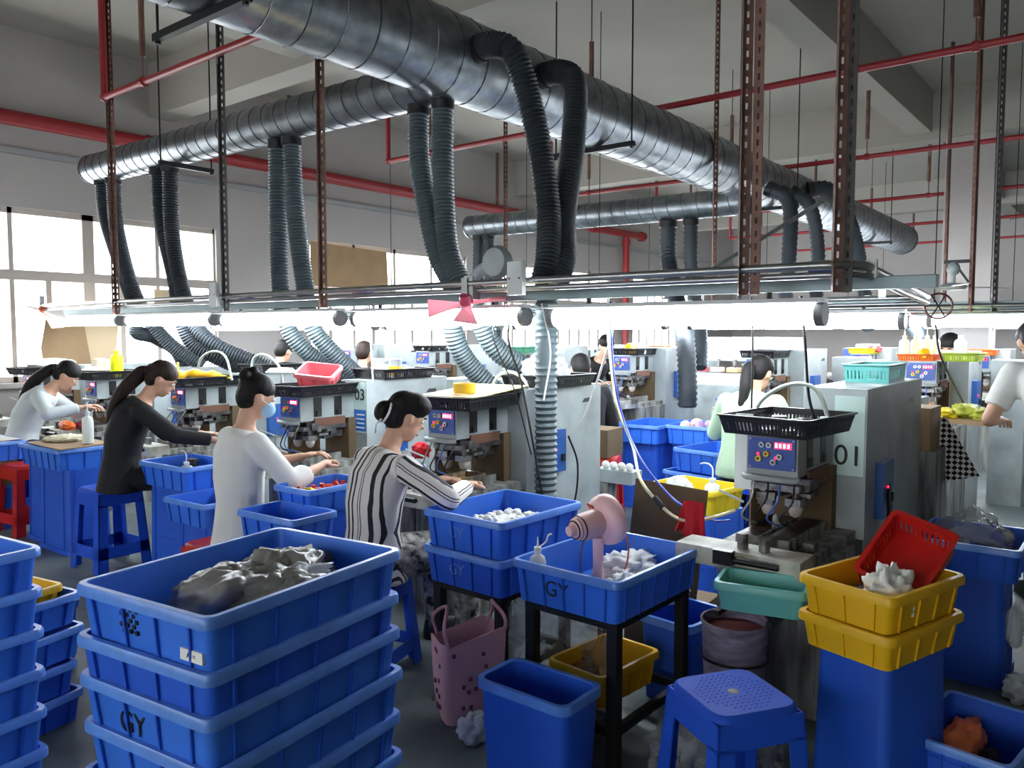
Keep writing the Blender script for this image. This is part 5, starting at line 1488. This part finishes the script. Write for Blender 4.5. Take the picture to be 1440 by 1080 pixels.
# pink box
crate(0.22, 0.26, 0.09, 3.20, 4.13, TZ + 0.075, 0, 'pink plastic box tilted on the tray of machine 03', None, 'pink', 'box', 'pink_box', 3, 3, rot=(0.1, -0.35, 0.5))
dl = empty('desk_light', (3.05, 4.32, TZ + 0.02))
MB().lathe([(0, 0), (0.05, 0), (0.05, 0.012), (0.012, 0.03), (0, 0.03)], 18).build('foot', WHITEP, dl, smooth=40)
MB().tube([(0, 0, 0.03), (0.0, 0.0, 0.12)], 0.006, 8).build('stem', WHITEP, dl)
MB().lathe([(0.0, 0.15), (0.07, 0.145), (0.1, 0.12), (0.095, 0.115), (0.0, 0.12)], 20).build('shade', WHITEP, dl, smooth=50)
tag(dl, 'small white lamp with a dish shade behind the bun', 'lamp')
for k, (x, y, lb) in enumerate([(3.72, 4.15, 'tin can with orange and yellow label on the rear tray'), (3.72, 3.98, 'second tin can with yellow label on the rear tray')]):
    o = lathe_thing('tin_can', [(0, 0), (0.045, 0), (0.047, 0.004), (0.045, 0.008), (0.045, 0.122), (0.047, 0.126), (0.045, 0.13), (0.0, 0.128)], mat('tin', (200, 204, 204), 0.35, metal=0.6), (x, y, 1.145), lb, 'can', 24)
    MB().lathe([(0.0455, 0.02), (0.0462, 0.02), (0.0462, 0.08), (0.0455, 0.08)], 24).build('label_band', mat('can_label', (236, 176, 40), 0.5), o)
bag('white_sack', (3.76, 2.76, 1.148), (0.16, 0.12, 0.10), 101, BAGW, 'white plastic sack with an orange patch on the rear tray', 'bag', 0.3)
bag('orange_patch', (3.66, 2.70, 1.24), (0.03, 0.03, 0.03), 103, ORANGE, 'orange package inside the white sack', 'package', 0.2)
bag('white_sack', (3.8, 4.1, 1.148), (0.14, 0.09, 0.05), 105, BAGW, 'white crumpled film behind the two cans', 'film', 0.5)
# gloves
gl = empty('rubber_glove', (3.15, 5.46, TZ + 0.05))
MB().tube(spline([(-0.14, 0.08, 0.02), (-0.05, 0.05, 0.04), (0.05, -0.02, 0.03), (0.12, -0.08, 0.02)], 6), [0.03 + 0.008 * math.sin(k) for k in range(19)], 10).build('cuff_and_palm', mat('yellow_rubber', (240, 180, 30), 0.4), gl, smooth=60)
for k in range(4):
    MB().tube([(0.11, -0.075 + 0.004 * k, 0.022), (0.155, -0.10 + 0.022 * k, 0.012), (0.18, -0.115 + 0.026 * k, 0.0)], [0.012, 0.011, 0.007], 8).build('finger', mat('bright_yellow_rubber', (244, 220, 30), 0.4), gl, smooth=60)
tag(gl, 'yellow rubber glove lying across the tray', 'glove')
MB().box((0, 0, 0.07), (0.012, 0.012, 0.14)).box((0, 0, 0.075), (0.012, 0.10, 0.01)).build('marker_cross', mat('lime', (214, 236, 90), 0.4), None, (3.1, 5.68, TZ + 0.03))
tag(bpy.data.objects['marker_cross'], 'lime and white cross shaped holder on the tray with gloves', 'holder')
o = bottle((3.2, 6.86, TZ + 0.02), 0.25, 0.05, mat('fluorescent_yellow', (236, 240, 20), 0.4, transl=0.3), 'bright fluorescent yellow bottle on the machine tray')
lathe_thing('sun_hat', [(0.0, 0.10), (0.06, 0.09), (0.085, 0.03), (0.16, 0.0), (0.162, -0.004), (0.08, 0.02)], mat('cream_hat', (222, 214, 190), 0.85), (3.15, 7.04, TZ + 0.075), 'cream sun hat on the tray beside the yellow bottle', 'hat')
bag('white_sack', (3.2, 8.2, TZ + 0.05), (0.2, 0.12, 0.05), 107, PAPER, 'crumpled white paper on the tray in the window corner', 'paper', 0.4)
# teal basket on the tall white cabinet
basket(0.44, 0.22, 0.085, 4.08, 1.02, 1.22, 0.05, TEAL, 'pale teal slotted basket on the tall white cabinet')
MB().b2((0, 0, 0), (0.25, 0.3, 0.22)).build('carton', CARD, None, (4.55, 0.93, 0.83))
tag(bpy.data.objects['carton.002'], 'open brown carton wedged behind the tall white cabinet', 'carton')
bpy.data.objects['carton.002'].location = (4.46, 0.9, 0.845)
MB().b2((-0.16, -0.16, 0), (0.16, 0.16, 0.845)).build('pedestal', GREYS, None, (4.62, 0.98, 0))
tag(bpy.data.objects['pedestal'], 'grimy steel pedestal under the open brown carton', 'pedestal')
bpy.data.objects['carton.002'].location = (4.48, 0.85, 0.845)
# second row
basket(0.40, 0.26, 0.05, 6.4, 1.30, 1.25, 0.05, ORANGE, 'orange slotted basket holding white bottles')
basket(0.34, 0.24, 0.06, 6.42, 1.02, 1.25, 0.0, mat('olive_green_plastic', (150, 170, 50), 0.4), 'olive green slotted basket beside the orange one')
for k, (dx, dy, lb) in enumerate([(-0.12, 0.08, 'white bottle at the open end of the orange basket'), (-0.05, 0.02, 'white bottle standing second in the orange basket'), (0.02, -0.04, 'white bottle in the middle of the orange basket'), (0.09, 0.03, 'white bottle behind the yellow bundle in the orange basket'), (0.14, -0.07, 'white bottle in the far corner of the orange basket')]):
    bottle((6.4 + dx, 1.30 + dy, 1.255), 0.2, 0.034, mat('milky_bottle', (236, 236, 214), 0.4, transl=0.3), lb, nozzle=1, group='white bottles in the orange basket')
bag('yellow_bundle', (6.27, 1.24, 1.257), (0.05, 0.05, 0.045), 111, mat('amber', (250, 190, 20), 0.4), 'amber bundle leaning on the white bottles', 'bundle', 0.2)
bottle((6.45, 1.05, 1.256), 0.2, 0.04, WHITEP, 'white bottle in the olive green basket')
# work table of the man in jeans
tag(MB().b2((-0.17, -0.24, 0), (0.17, 0.24, 0.03)).build('work_board', CARD, None, (5.9, 1.0, 0.866)), 'work board heaped with yellow gloves before the man in jeans', 'board')
for c, r, sd, m, lb in [((5.86, 1.15, 0.895), (0.09, 0.07, 0.05), 113, mat('orange_glove', (220, 130, 50), 0.5), 'orange glove on the work table'), ((5.84, 1.03, 0.895), (0.10, 0.08, 0.035), 115, YELLOW2, 'yellow glove on the work table'), ((5.92, 0.93, 0.895), (0.11, 0.09, 0.05), 117, mat('olive_glove', (170, 176, 60), 0.5), 'olive glove on the work table'), ((5.86, 0.83, 0.895), (0.07, 0.06, 0.04), 119, mat('olive_glove', (170, 176, 60), 0.5), 'small olive glove near the hand of the man in jeans')]:
    bag('work_glove', c, r, sd, m, lb, 'glove', 0.4)
# checkered cloth
ck = bpy.data.materials.new('black_white_check')
ck.use_nodes = True
nt = ck.node_tree
nb_ = nt.nodes['Principled BSDF']
nb_.inputs['Roughness'].default_value = 0.85
ch = nt.nodes.new('ShaderNodeTexChecker')
ch.inputs['Color1'].default_value = rgb((14, 14, 16)); ch.inputs['Color2'].default_value = rgb((214, 210, 204)); ch.inputs['Scale'].default_value = 1.0
at = nt.nodes.new('ShaderNodeUVMap')
nt.links.new(at.outputs[0], ch.inputs[0]); nt.links.new(ch.outputs[0], nb_.inputs['Base Color'])
o = sheet('checkered_cloth', [(4.72, 0.98, 1.0), (4.72, 0.82, 1.0), (4.72, 0.66, 0.70), (4.78, 0.92, 0.64)], ck, 'black and white checkered cloth draped on the machine behind the white cabinet', 'cloth', 0.014, 18)
uv = o.data.uv_layers.new(name='UVMap')
for lp in o.data.loops:
    p = o.data.vertices[lp.vertex_index].co
    uv.data[lp.index].uv = ((p.y + p.z) * 36, (p.y - p.z) * 36)
# trays and boxes on far machines
far = [(6.4, 2.45, 1.25, BLACKP, 'black tray on the machine before the woman in pale green'), (6.45, 3.7, 1.25, BLACKP, 'black tray on the machine before the man in black'), (6.4, 4.95, 1.25, mat('green_plastic', (60, 130, 100), 0.4), 'green tray on the second row of machines'), (6.4, 6.2, 1.25, BLACKP, 'black tray on the second row near the windows'), (9.9, 2.6, 1.21, YELLOW2, 'bright yellow tray on the third row'), (9.9, 3.9, 1.21, YELLOW2, 'bright yellow tray on the third row beside the ribbed hose'), (9.9, 5.2, 1.21, ORANGE, 'orange tray on the third row'), (9.9, 1.4, 1.21, ORANGE, 'orange tray on the third row before the pillar')]
for x, y, z, m, lb in far:
    basket(0.46, 0.30, 0.06, x, y, z, 0.05, m, lb, 'trays on the far machines')
bag('red_bundle', (9.9, 2.5, 1.225), (0.12, 0.08, 0.05), 131, mat('coral', (236, 90, 90), 0.5), 'coral bundle in the bright yellow tray', 'bundle', 0.3)
bag('yellow_bundle', (6.45, 3.75, 1.26), (0.06, 0.05, 0.05), 133, mat('amber', (250, 190, 20), 0.4), 'amber bundle on the tray before the man in black', 'bundle', 0.3)
bottle((6.4, 3.6, 1.256), 0.14, 0.04, WHITEP, 'white bottle on the tray before the man in black')
# row of coloured pads on the far printing machine
fp = empty('multicolour_printer', (9.3, 3.25, 0))
MB().b2((-0.2, -0.6, -0.12), (0.2, 0.6, 0.72)).build('bed', GREYM, fp)
MB().b2((-0.05, -0.6, 1.0), (0.2, 0.6, 1.28)).build('head', GREYM, fp)
for k in range(6):
    y = -0.5 + k * 0.2
    c_ = [(190, 40, 50), (200, 60, 70), (220, 120, 60), (226, 180, 120), (220, 200, 170), (190, 60, 80)][k]
    pd = MB().cyl((-0.08, y, 0.92), (-0.08, y, 1.02), 0.02, n=10).build('plunger', STEEL, fp)
    MB().box((-0.1, y, 0.9), (0.12, 0.13, 0.05)).build('ink_cup', mat('ink_%d' % k, c_, 0.4), pd)
    MB().box((-0.05, y, 0.78), (0.05, 0.03, 0.1)).build('nozzle', BLACKP, pd)
MB().b2((-0.15, -0.6, 0.72), (0.2, 0.6, 0.84)).build('tray_rail', WHITEP, fp)
tag(fp, 'far printing machine with a row of red and cream ink cups', 'machine')
bpy.data.objects[fp.name].location = (8.95, 3.66, 0.12)
# pink balls
GPB = 'pink balls in the aisle crate'
for k, (dx, dy, r, c_) in enumerate([(-0.08, 0.06, 0.045, (226, 190, 176)), (0.0, 0.0, 0.06, (214, 170, 200)), (0.1, -0.06, 0.04, (224, 180, 196))]):
    o = MB().sph((0, 0, 0), r, 14, 10).build('ball', mat('ball_%d' % k, c_, 0.5), None, (6.02 + dx - 0.08, 2.83 + dy, 0.70), smooth=60)
    MB().sph((-r * 0.9, 0, r * 0.2), r * 0.25, 8, 6).build('valve', WHITEP, o, smooth=60)
    tag(o, ['cream pink ball in the aisle crate', 'largest lilac pink ball in the aisle crate', 'small pale pink ball in the aisle crate'][k], 'ball', GPB)
# wash bottle and bag in the bright yellow crate
bottle((3.98, 1.80, 0.502), 0.19, 0.042, WHITEP, 'white wash bottle with bent spout in the bright yellow crate', nozzle=2)
bag('white_sack', (3.98, 2.0, 0.51), (0.08, 0.08, 0.085), 141, BAGW, 'white bag bulging over the bright yellow crate', 'bag', 0.25)
bag('red_scrap', (4.1, 1.76, 0.56), (0.04, 0.03, 0.02), 143, RED, 'red scrap in the bright yellow crate', 'scrap', 0.4)
# carton and slide with white balls in the aisle behind the ribbed hose
MB().b2((-0.13, -0.16, 0), (0.13, 0.16, 0.2)).build('carton', CARD_D, None, (4.98, 3.18, 0.55), 0.1)
tag(bpy.data.objects['carton.003'], 'stained brown carton on the red stool behind the ribbed hose', 'carton')
sl_ = empty('slide_table', (4.35, 2.60, 0.0))
MB().b2((-0.05, -0.12, 0.5), (0.08, 0.16, 0.58)).build('slide_rail', GREYM, sl_)
MB().b2((-0.04, 0.06, 0.0), (0.07, 0.16, 0.5)).build('leg_column', GREYS, sl_)
tag(sl_, 'grey slide rail carrying white balls beside the ribbed hose', 'slide')
for k in range(4):
    o = MB().sph((0, 0, 0), 0.026, 12, 8).build('ball', PAPER, None, (4.35, 2.70 - k * 0.058, 0.604), smooth=60)
    tag(o, 'white ball lying on the grey slide rail', 'ball', 'white balls on the slide rail')
# white side boards at the first machine
MB().box((0, 0, 0), (0.004, 0.07, 0.30)).build('plastic_strip', WHITEP, None, (3.06, 1.255, 0.98), 0, rot=(0, 0.0, 0.1))
tag(bpy.data.objects['plastic_strip'], 'white plastic strip hanging at the side of the machine marked 01', 'strip')
bpy.data.objects['plastic_strip'].location = (3.03, 1.24, 0.98)
# cardboard on the windows
def poly(name, pts, t, m, label, y):
    mb = MB()
    n = len(pts)
    mb.add([(x, y, z) for x, z in pts] + [(x, y + t, z) for x, z in pts], [tuple(range(n)), tuple(range(2 * n - 1, n - 1, -1))] + [(i, (i + 1) % n, n + (i + 1) % n, n + i) for i in range(n)])
    o = mb.build(name, m)
    return tag(o, label, 'cardboard')
poly('hanging_cardboard', [(6.86, 2.09), (8.28, 2.09), (8.25, 2.66), (7.4, 2.68), (6.86, 2.70)], 0.012, CARD, 'brown cardboard panel covering the upper panes of the second window', WY - 0.005)
poly('hanging_cardboard', [(3.3, 0.0), (3.22, 0.45), (3.42, 0.8), (3.38, 1.3), (3.46, 1.72), (3.78, 1.74), (3.86, 1.2), (3.92, 0.6), (3.9, 0.0)], 0.012, CARD, 'torn brown cardboard standing before the window corner', WY - 0.12)
poly('hanging_cardboard', [(3.8, 0.0), (3.8, 0.6), (3.74, 1.1), (3.8, 1.74), (4.2, 1.7), (4.12, 0.9), (4.3, 0.0)], 0.012, mat('pale_cardboard', (206, 184, 150), 0.85), 'pale cardboard standing beside the torn brown one', WY - 0.09)
poly('hanging_cardboard', [(4.65, 1.55), (5.05, 1.55), (5.05, 1.95), (4.65, 1.95)], 0.012, mat('pale_cardboard', (206, 184, 150), 0.85), 'small pale card in a pane of the corner window', WY - 0.005)
# notices on the far wall side
MB().b2((0, 0, 0), (0.01, 0.08, 0.17)).build('wall_phone', WHITEP, None, (11.388, 1.93, 1.22))
wp = bpy.data.objects['wall_phone']; MB().b2((-0.002, 0.02, 0.03), (0.0, 0.055, 0.11)).build('screen', BLACKP, wp)
tag(wp, 'white wall unit with dark screen on the pillar', 'wall unit')
# ------------------------------------------------------------------ fans on the rail
def rail_fan(x, y, z, bm_, hm_, label, L_=0.22, tilt=0.5, n=4, yaw=0.0):
    root = empty('rail_fan', (x, y, z))
    M = Matrix.Rotation(yaw, 3, 'Z') @ Matrix.Rotation(tilt, 3, 'Y')
    MB().lathe([(0, -0.02), (0.03, -0.015), (0.036, 0.01), (0.03, 0.05), (0.0, 0.055)], 16, (0, 0, 0), M).build('motor', hm_, root, smooth=50)
    for k in range(n):
        a = 2 * PI * k / n + 0.3
        u, w_ = V((math.cos(a), math.sin(a), 0)), V((-math.sin(a), math.cos(a), 0))
        MB().panel([M @ (u * 0.03 - w_ * 0.02), M @ (u * L_ - w_ * 0.07 + V((0, 0, 0.02))), M @ (u * L_ * 1.02 + w_ * 0.05 - V((0, 0, 0.02))), M @ (u * 0.03 + w_ * 0.02)], 0.003, M @ V((0, 0, 1))).build('blade', bm_, root)
    MB().b2((-0.02, -0.02, 0.04), (0.02, 0.02, 0.13)).build('clamp', ALU, root)
    return tag(root, label, 'fan')
rail_fan(3.06, 2.74, 1.60, mat('pink_blade', (240, 186, 196), 0.3, transl=0.5), mat('pink_hub', (176, 70, 96), 0.4), 'small fan with pink blades clamped to the nearest rail', 0.2, -0.55, 4, 0.4)
rail_fan(3.06, 8.0, 1.66, mat('white_blade', (228, 226, 220), 0.3, transl=0.3), mat('orange_hub', (226, 90, 50), 0.4), 'small fan with white blades and orange hub at the window end of the rail', 0.26, 0.7, 4, 0.2)
bl = empty('blower_fan', (3.08, 2.55, 1.74))
MB().lathe([(0.0, -0.04), (0.07, -0.035), (0.085, 0.0), (0.07, 0.035), (0.0, 0.04)], 22, (0, 0, 0.06), Matrix.Rotation(PI / 2, 3, 'Y')).build('housing', GREYM, bl, smooth=50)
MB().lathe([(0.0, -0.03), (0.04, -0.03), (0.042, 0.03), (0.0, 0.035)], 18, (0.05, 0.03, 0.07), Matrix.Rotation(PI / 2, 3, 'Y')).build('motor', GREYM, bl, smooth=50)
MB().tube(spline([(0, 0.06, 0.05), (0, 0.12, 0.02), (0, 0.18, -0.04)], 5), 0.028, 10).build('arm', GREYM, bl, smooth=50)
MB().b2((-0.03, 0.14, -0.12), (0.03, 0.2, 0.0)).build('clamp', ALU, bl)
tag(bl, 'grey blower motor clamped on the rail beside the pink blades', 'blower')
for y, z, lb in ((5.05, 1.61, 'blue wire clip by the junction box at the dark slotted angle'), (3.78, 1.60, 'blue wire clip between the two hoses and the pink blades'), (1.03, 1.575, 'blue wire clip above the bowed end of the rail')):
    o = MB().b2((-0.03, -0.05, 0), (0.03, 0.05, 0.05)).cyl((0, -0.03, 0.05), (0, 0.03, 0.05), 0.02, n=10).build('wire_clip', mat('clip_blue', (60, 96, 190), 0.4), None, (3.285, y, 1.664))
    tag(o, lb, 'clip', 'blue wire clips')
hw_ = empty('hand_wheel', (5.0, 0.93, 1.60))
MB().tube([(0, 0.07 * math.cos(2 * PI * k / 24), 0.07 * math.sin(2 * PI * k / 24)) for k in range(25)], 0.006, 6).build('wheel_ring', mat('dull_red', (120, 50, 50), 0.5), hw_, smooth=60)
for k in range(3):
    MB().cyl((0, 0.07 * math.cos(PI * k / 3), 0.07 * math.sin(PI * k / 3)), (0, -0.07 * math.cos(PI * k / 3), -0.07 * math.sin(PI * k / 3)), 0.004, n=6).build('spoke', DSTEEL, hw_)
tag(hw_, 'dull red hand wheel at the far corner of the lamp rail', 'hand wheel')
cf = empty('ceiling_fan', (6.5, 1.12, 1.76))
MB().lathe([(0, 0), (0.08, 0.0), (0.1, 0.02), (0.06, 0.045), (0.0, 0.05)], 20).build('motor', GREYM, cf, smooth=50)
MB().cyl((0, 0, 0.05), (0, 0, 0.13), 0.018, n=10).build('rod', GREYM, cf)
MB().sph((0, 0, 0.15), (0.045, 0.045, 0.05), 14, 8).build('canopy', GREYM, cf, smooth=60)
for k in range(3):
    M = Matrix.Rotation(2 * PI * k / 3 + 1.35, 3, 'Z')
    MB().panel([M @ V((0.08, -0.03, 0.015)), M @ V((0.42, -0.05, 0.01)), M @ V((0.42, 0.05, 0.02)), M @ V((0.08, 0.03, 0.02))], 0.004, (0, 0, 1)).build('blade', GREYM, cf)
br = MB().bar((0, -0.1, 0.2), (0, 0.06, 0.2), 0.025)
br.bar((0, -0.1, 0.05), (0, 0.0, 0.2), 0.015)
br.build('bracket', BLK, cf)
tag(cf, 'grey ceiling fan on a black bracket from the slotted angle', 'fan')
# diagonal braces of the rail corner
for a, b, lb in (((3.1, 0.95, 1.72), (3.1, 1.7, 1.70), 'slotted steel strip lying on the nearest rail'), ((3.15, 1.0, 1.95), (3.6, 1.9, 1.62), 'slotted steel brace slanting to the rail corner')):
    o = MB().bar(a, b, 0.03, 0.004).build('brace', GREYBAR)
    tag(o, lb, 'brace')
# ------------------------------------------------------------------ clutter around the heads of the first row
wt = empty('ink_box', (2.90, 2.62, 0.676))
MB().rings([rrect(0.16, 0.12, 0.002, 0.008), rrect(0.18, 0.14, 0.075, 0.008), rrect(0.166, 0.126, 0.075, 0.008), rrect(0.15, 0.11, 0.008, 0.008)], True, True, True).build('box_body', mat('stained_box', (120, 104, 76), 0.7, var=1, col2=(50, 44, 36), scale=12, stretch=(3, 3, 0.6)), wt)
MB().rings([rrect(0.16, 0.12, 0.045, 0.008), rrect(0.16, 0.12, 0.047, 0.008)], True, True, True).build('amber_ink', mat('amber_ink', (196, 126, 40), 0.3), wt)
tag(wt, 'stained box of amber ink on the bed of the machine facing the striped blouse', 'box')
bag('blue_bag', (3.02, 3.14, 0.64), (0.09, 0.08, 0.07), 151, mat('bright_blue_film', (60, 110, 220), 0.35), 'bright blue plastic bag beside the machine facing the striped blouse', 'bag', 0.35)
bag('red_cloth', (3.10, 3.12, 0.76), (0.05, 0.045, 0.05), 153, REDC, 'red cloth bundle behind the face of the striped blouse', 'cloth', 0.35)
stp = MB().b2((-0.1, -0.1, 0), (0.1, 0.1, 0.64)).build('tool_stand', GREYS, None, (3.06, 3.13, 0)); tag(stp, 'grimy steel stand under the bright blue plastic bag', 'stand')
for k, (y, lb) in enumerate(((4.22, 'machine marked 03'), (5.56, 'machine with yellow gloves'), (6.95, 'machine with the yellow bottle'))):
    bag('wiping_rag', (2.86, y - 0.16, 0.676), (0.05, 0.04, 0.03), 160 + k, mat('grey_rag_%d' % k, [(120, 84, 70), (150, 140, 126), (170, 60, 80)][k], 0.85), 'crumpled wiping rag on the bed of the ' + lb, 'rag', 0.35)
    bottle((2.76, y + 0.05, 0.676), 0.10, 0.022, mat('clear_bottle', (200, 206, 200), 0.3, transl=0.3), 'small clear bottle on the slide bar of the ' + lb, nozzle=1)
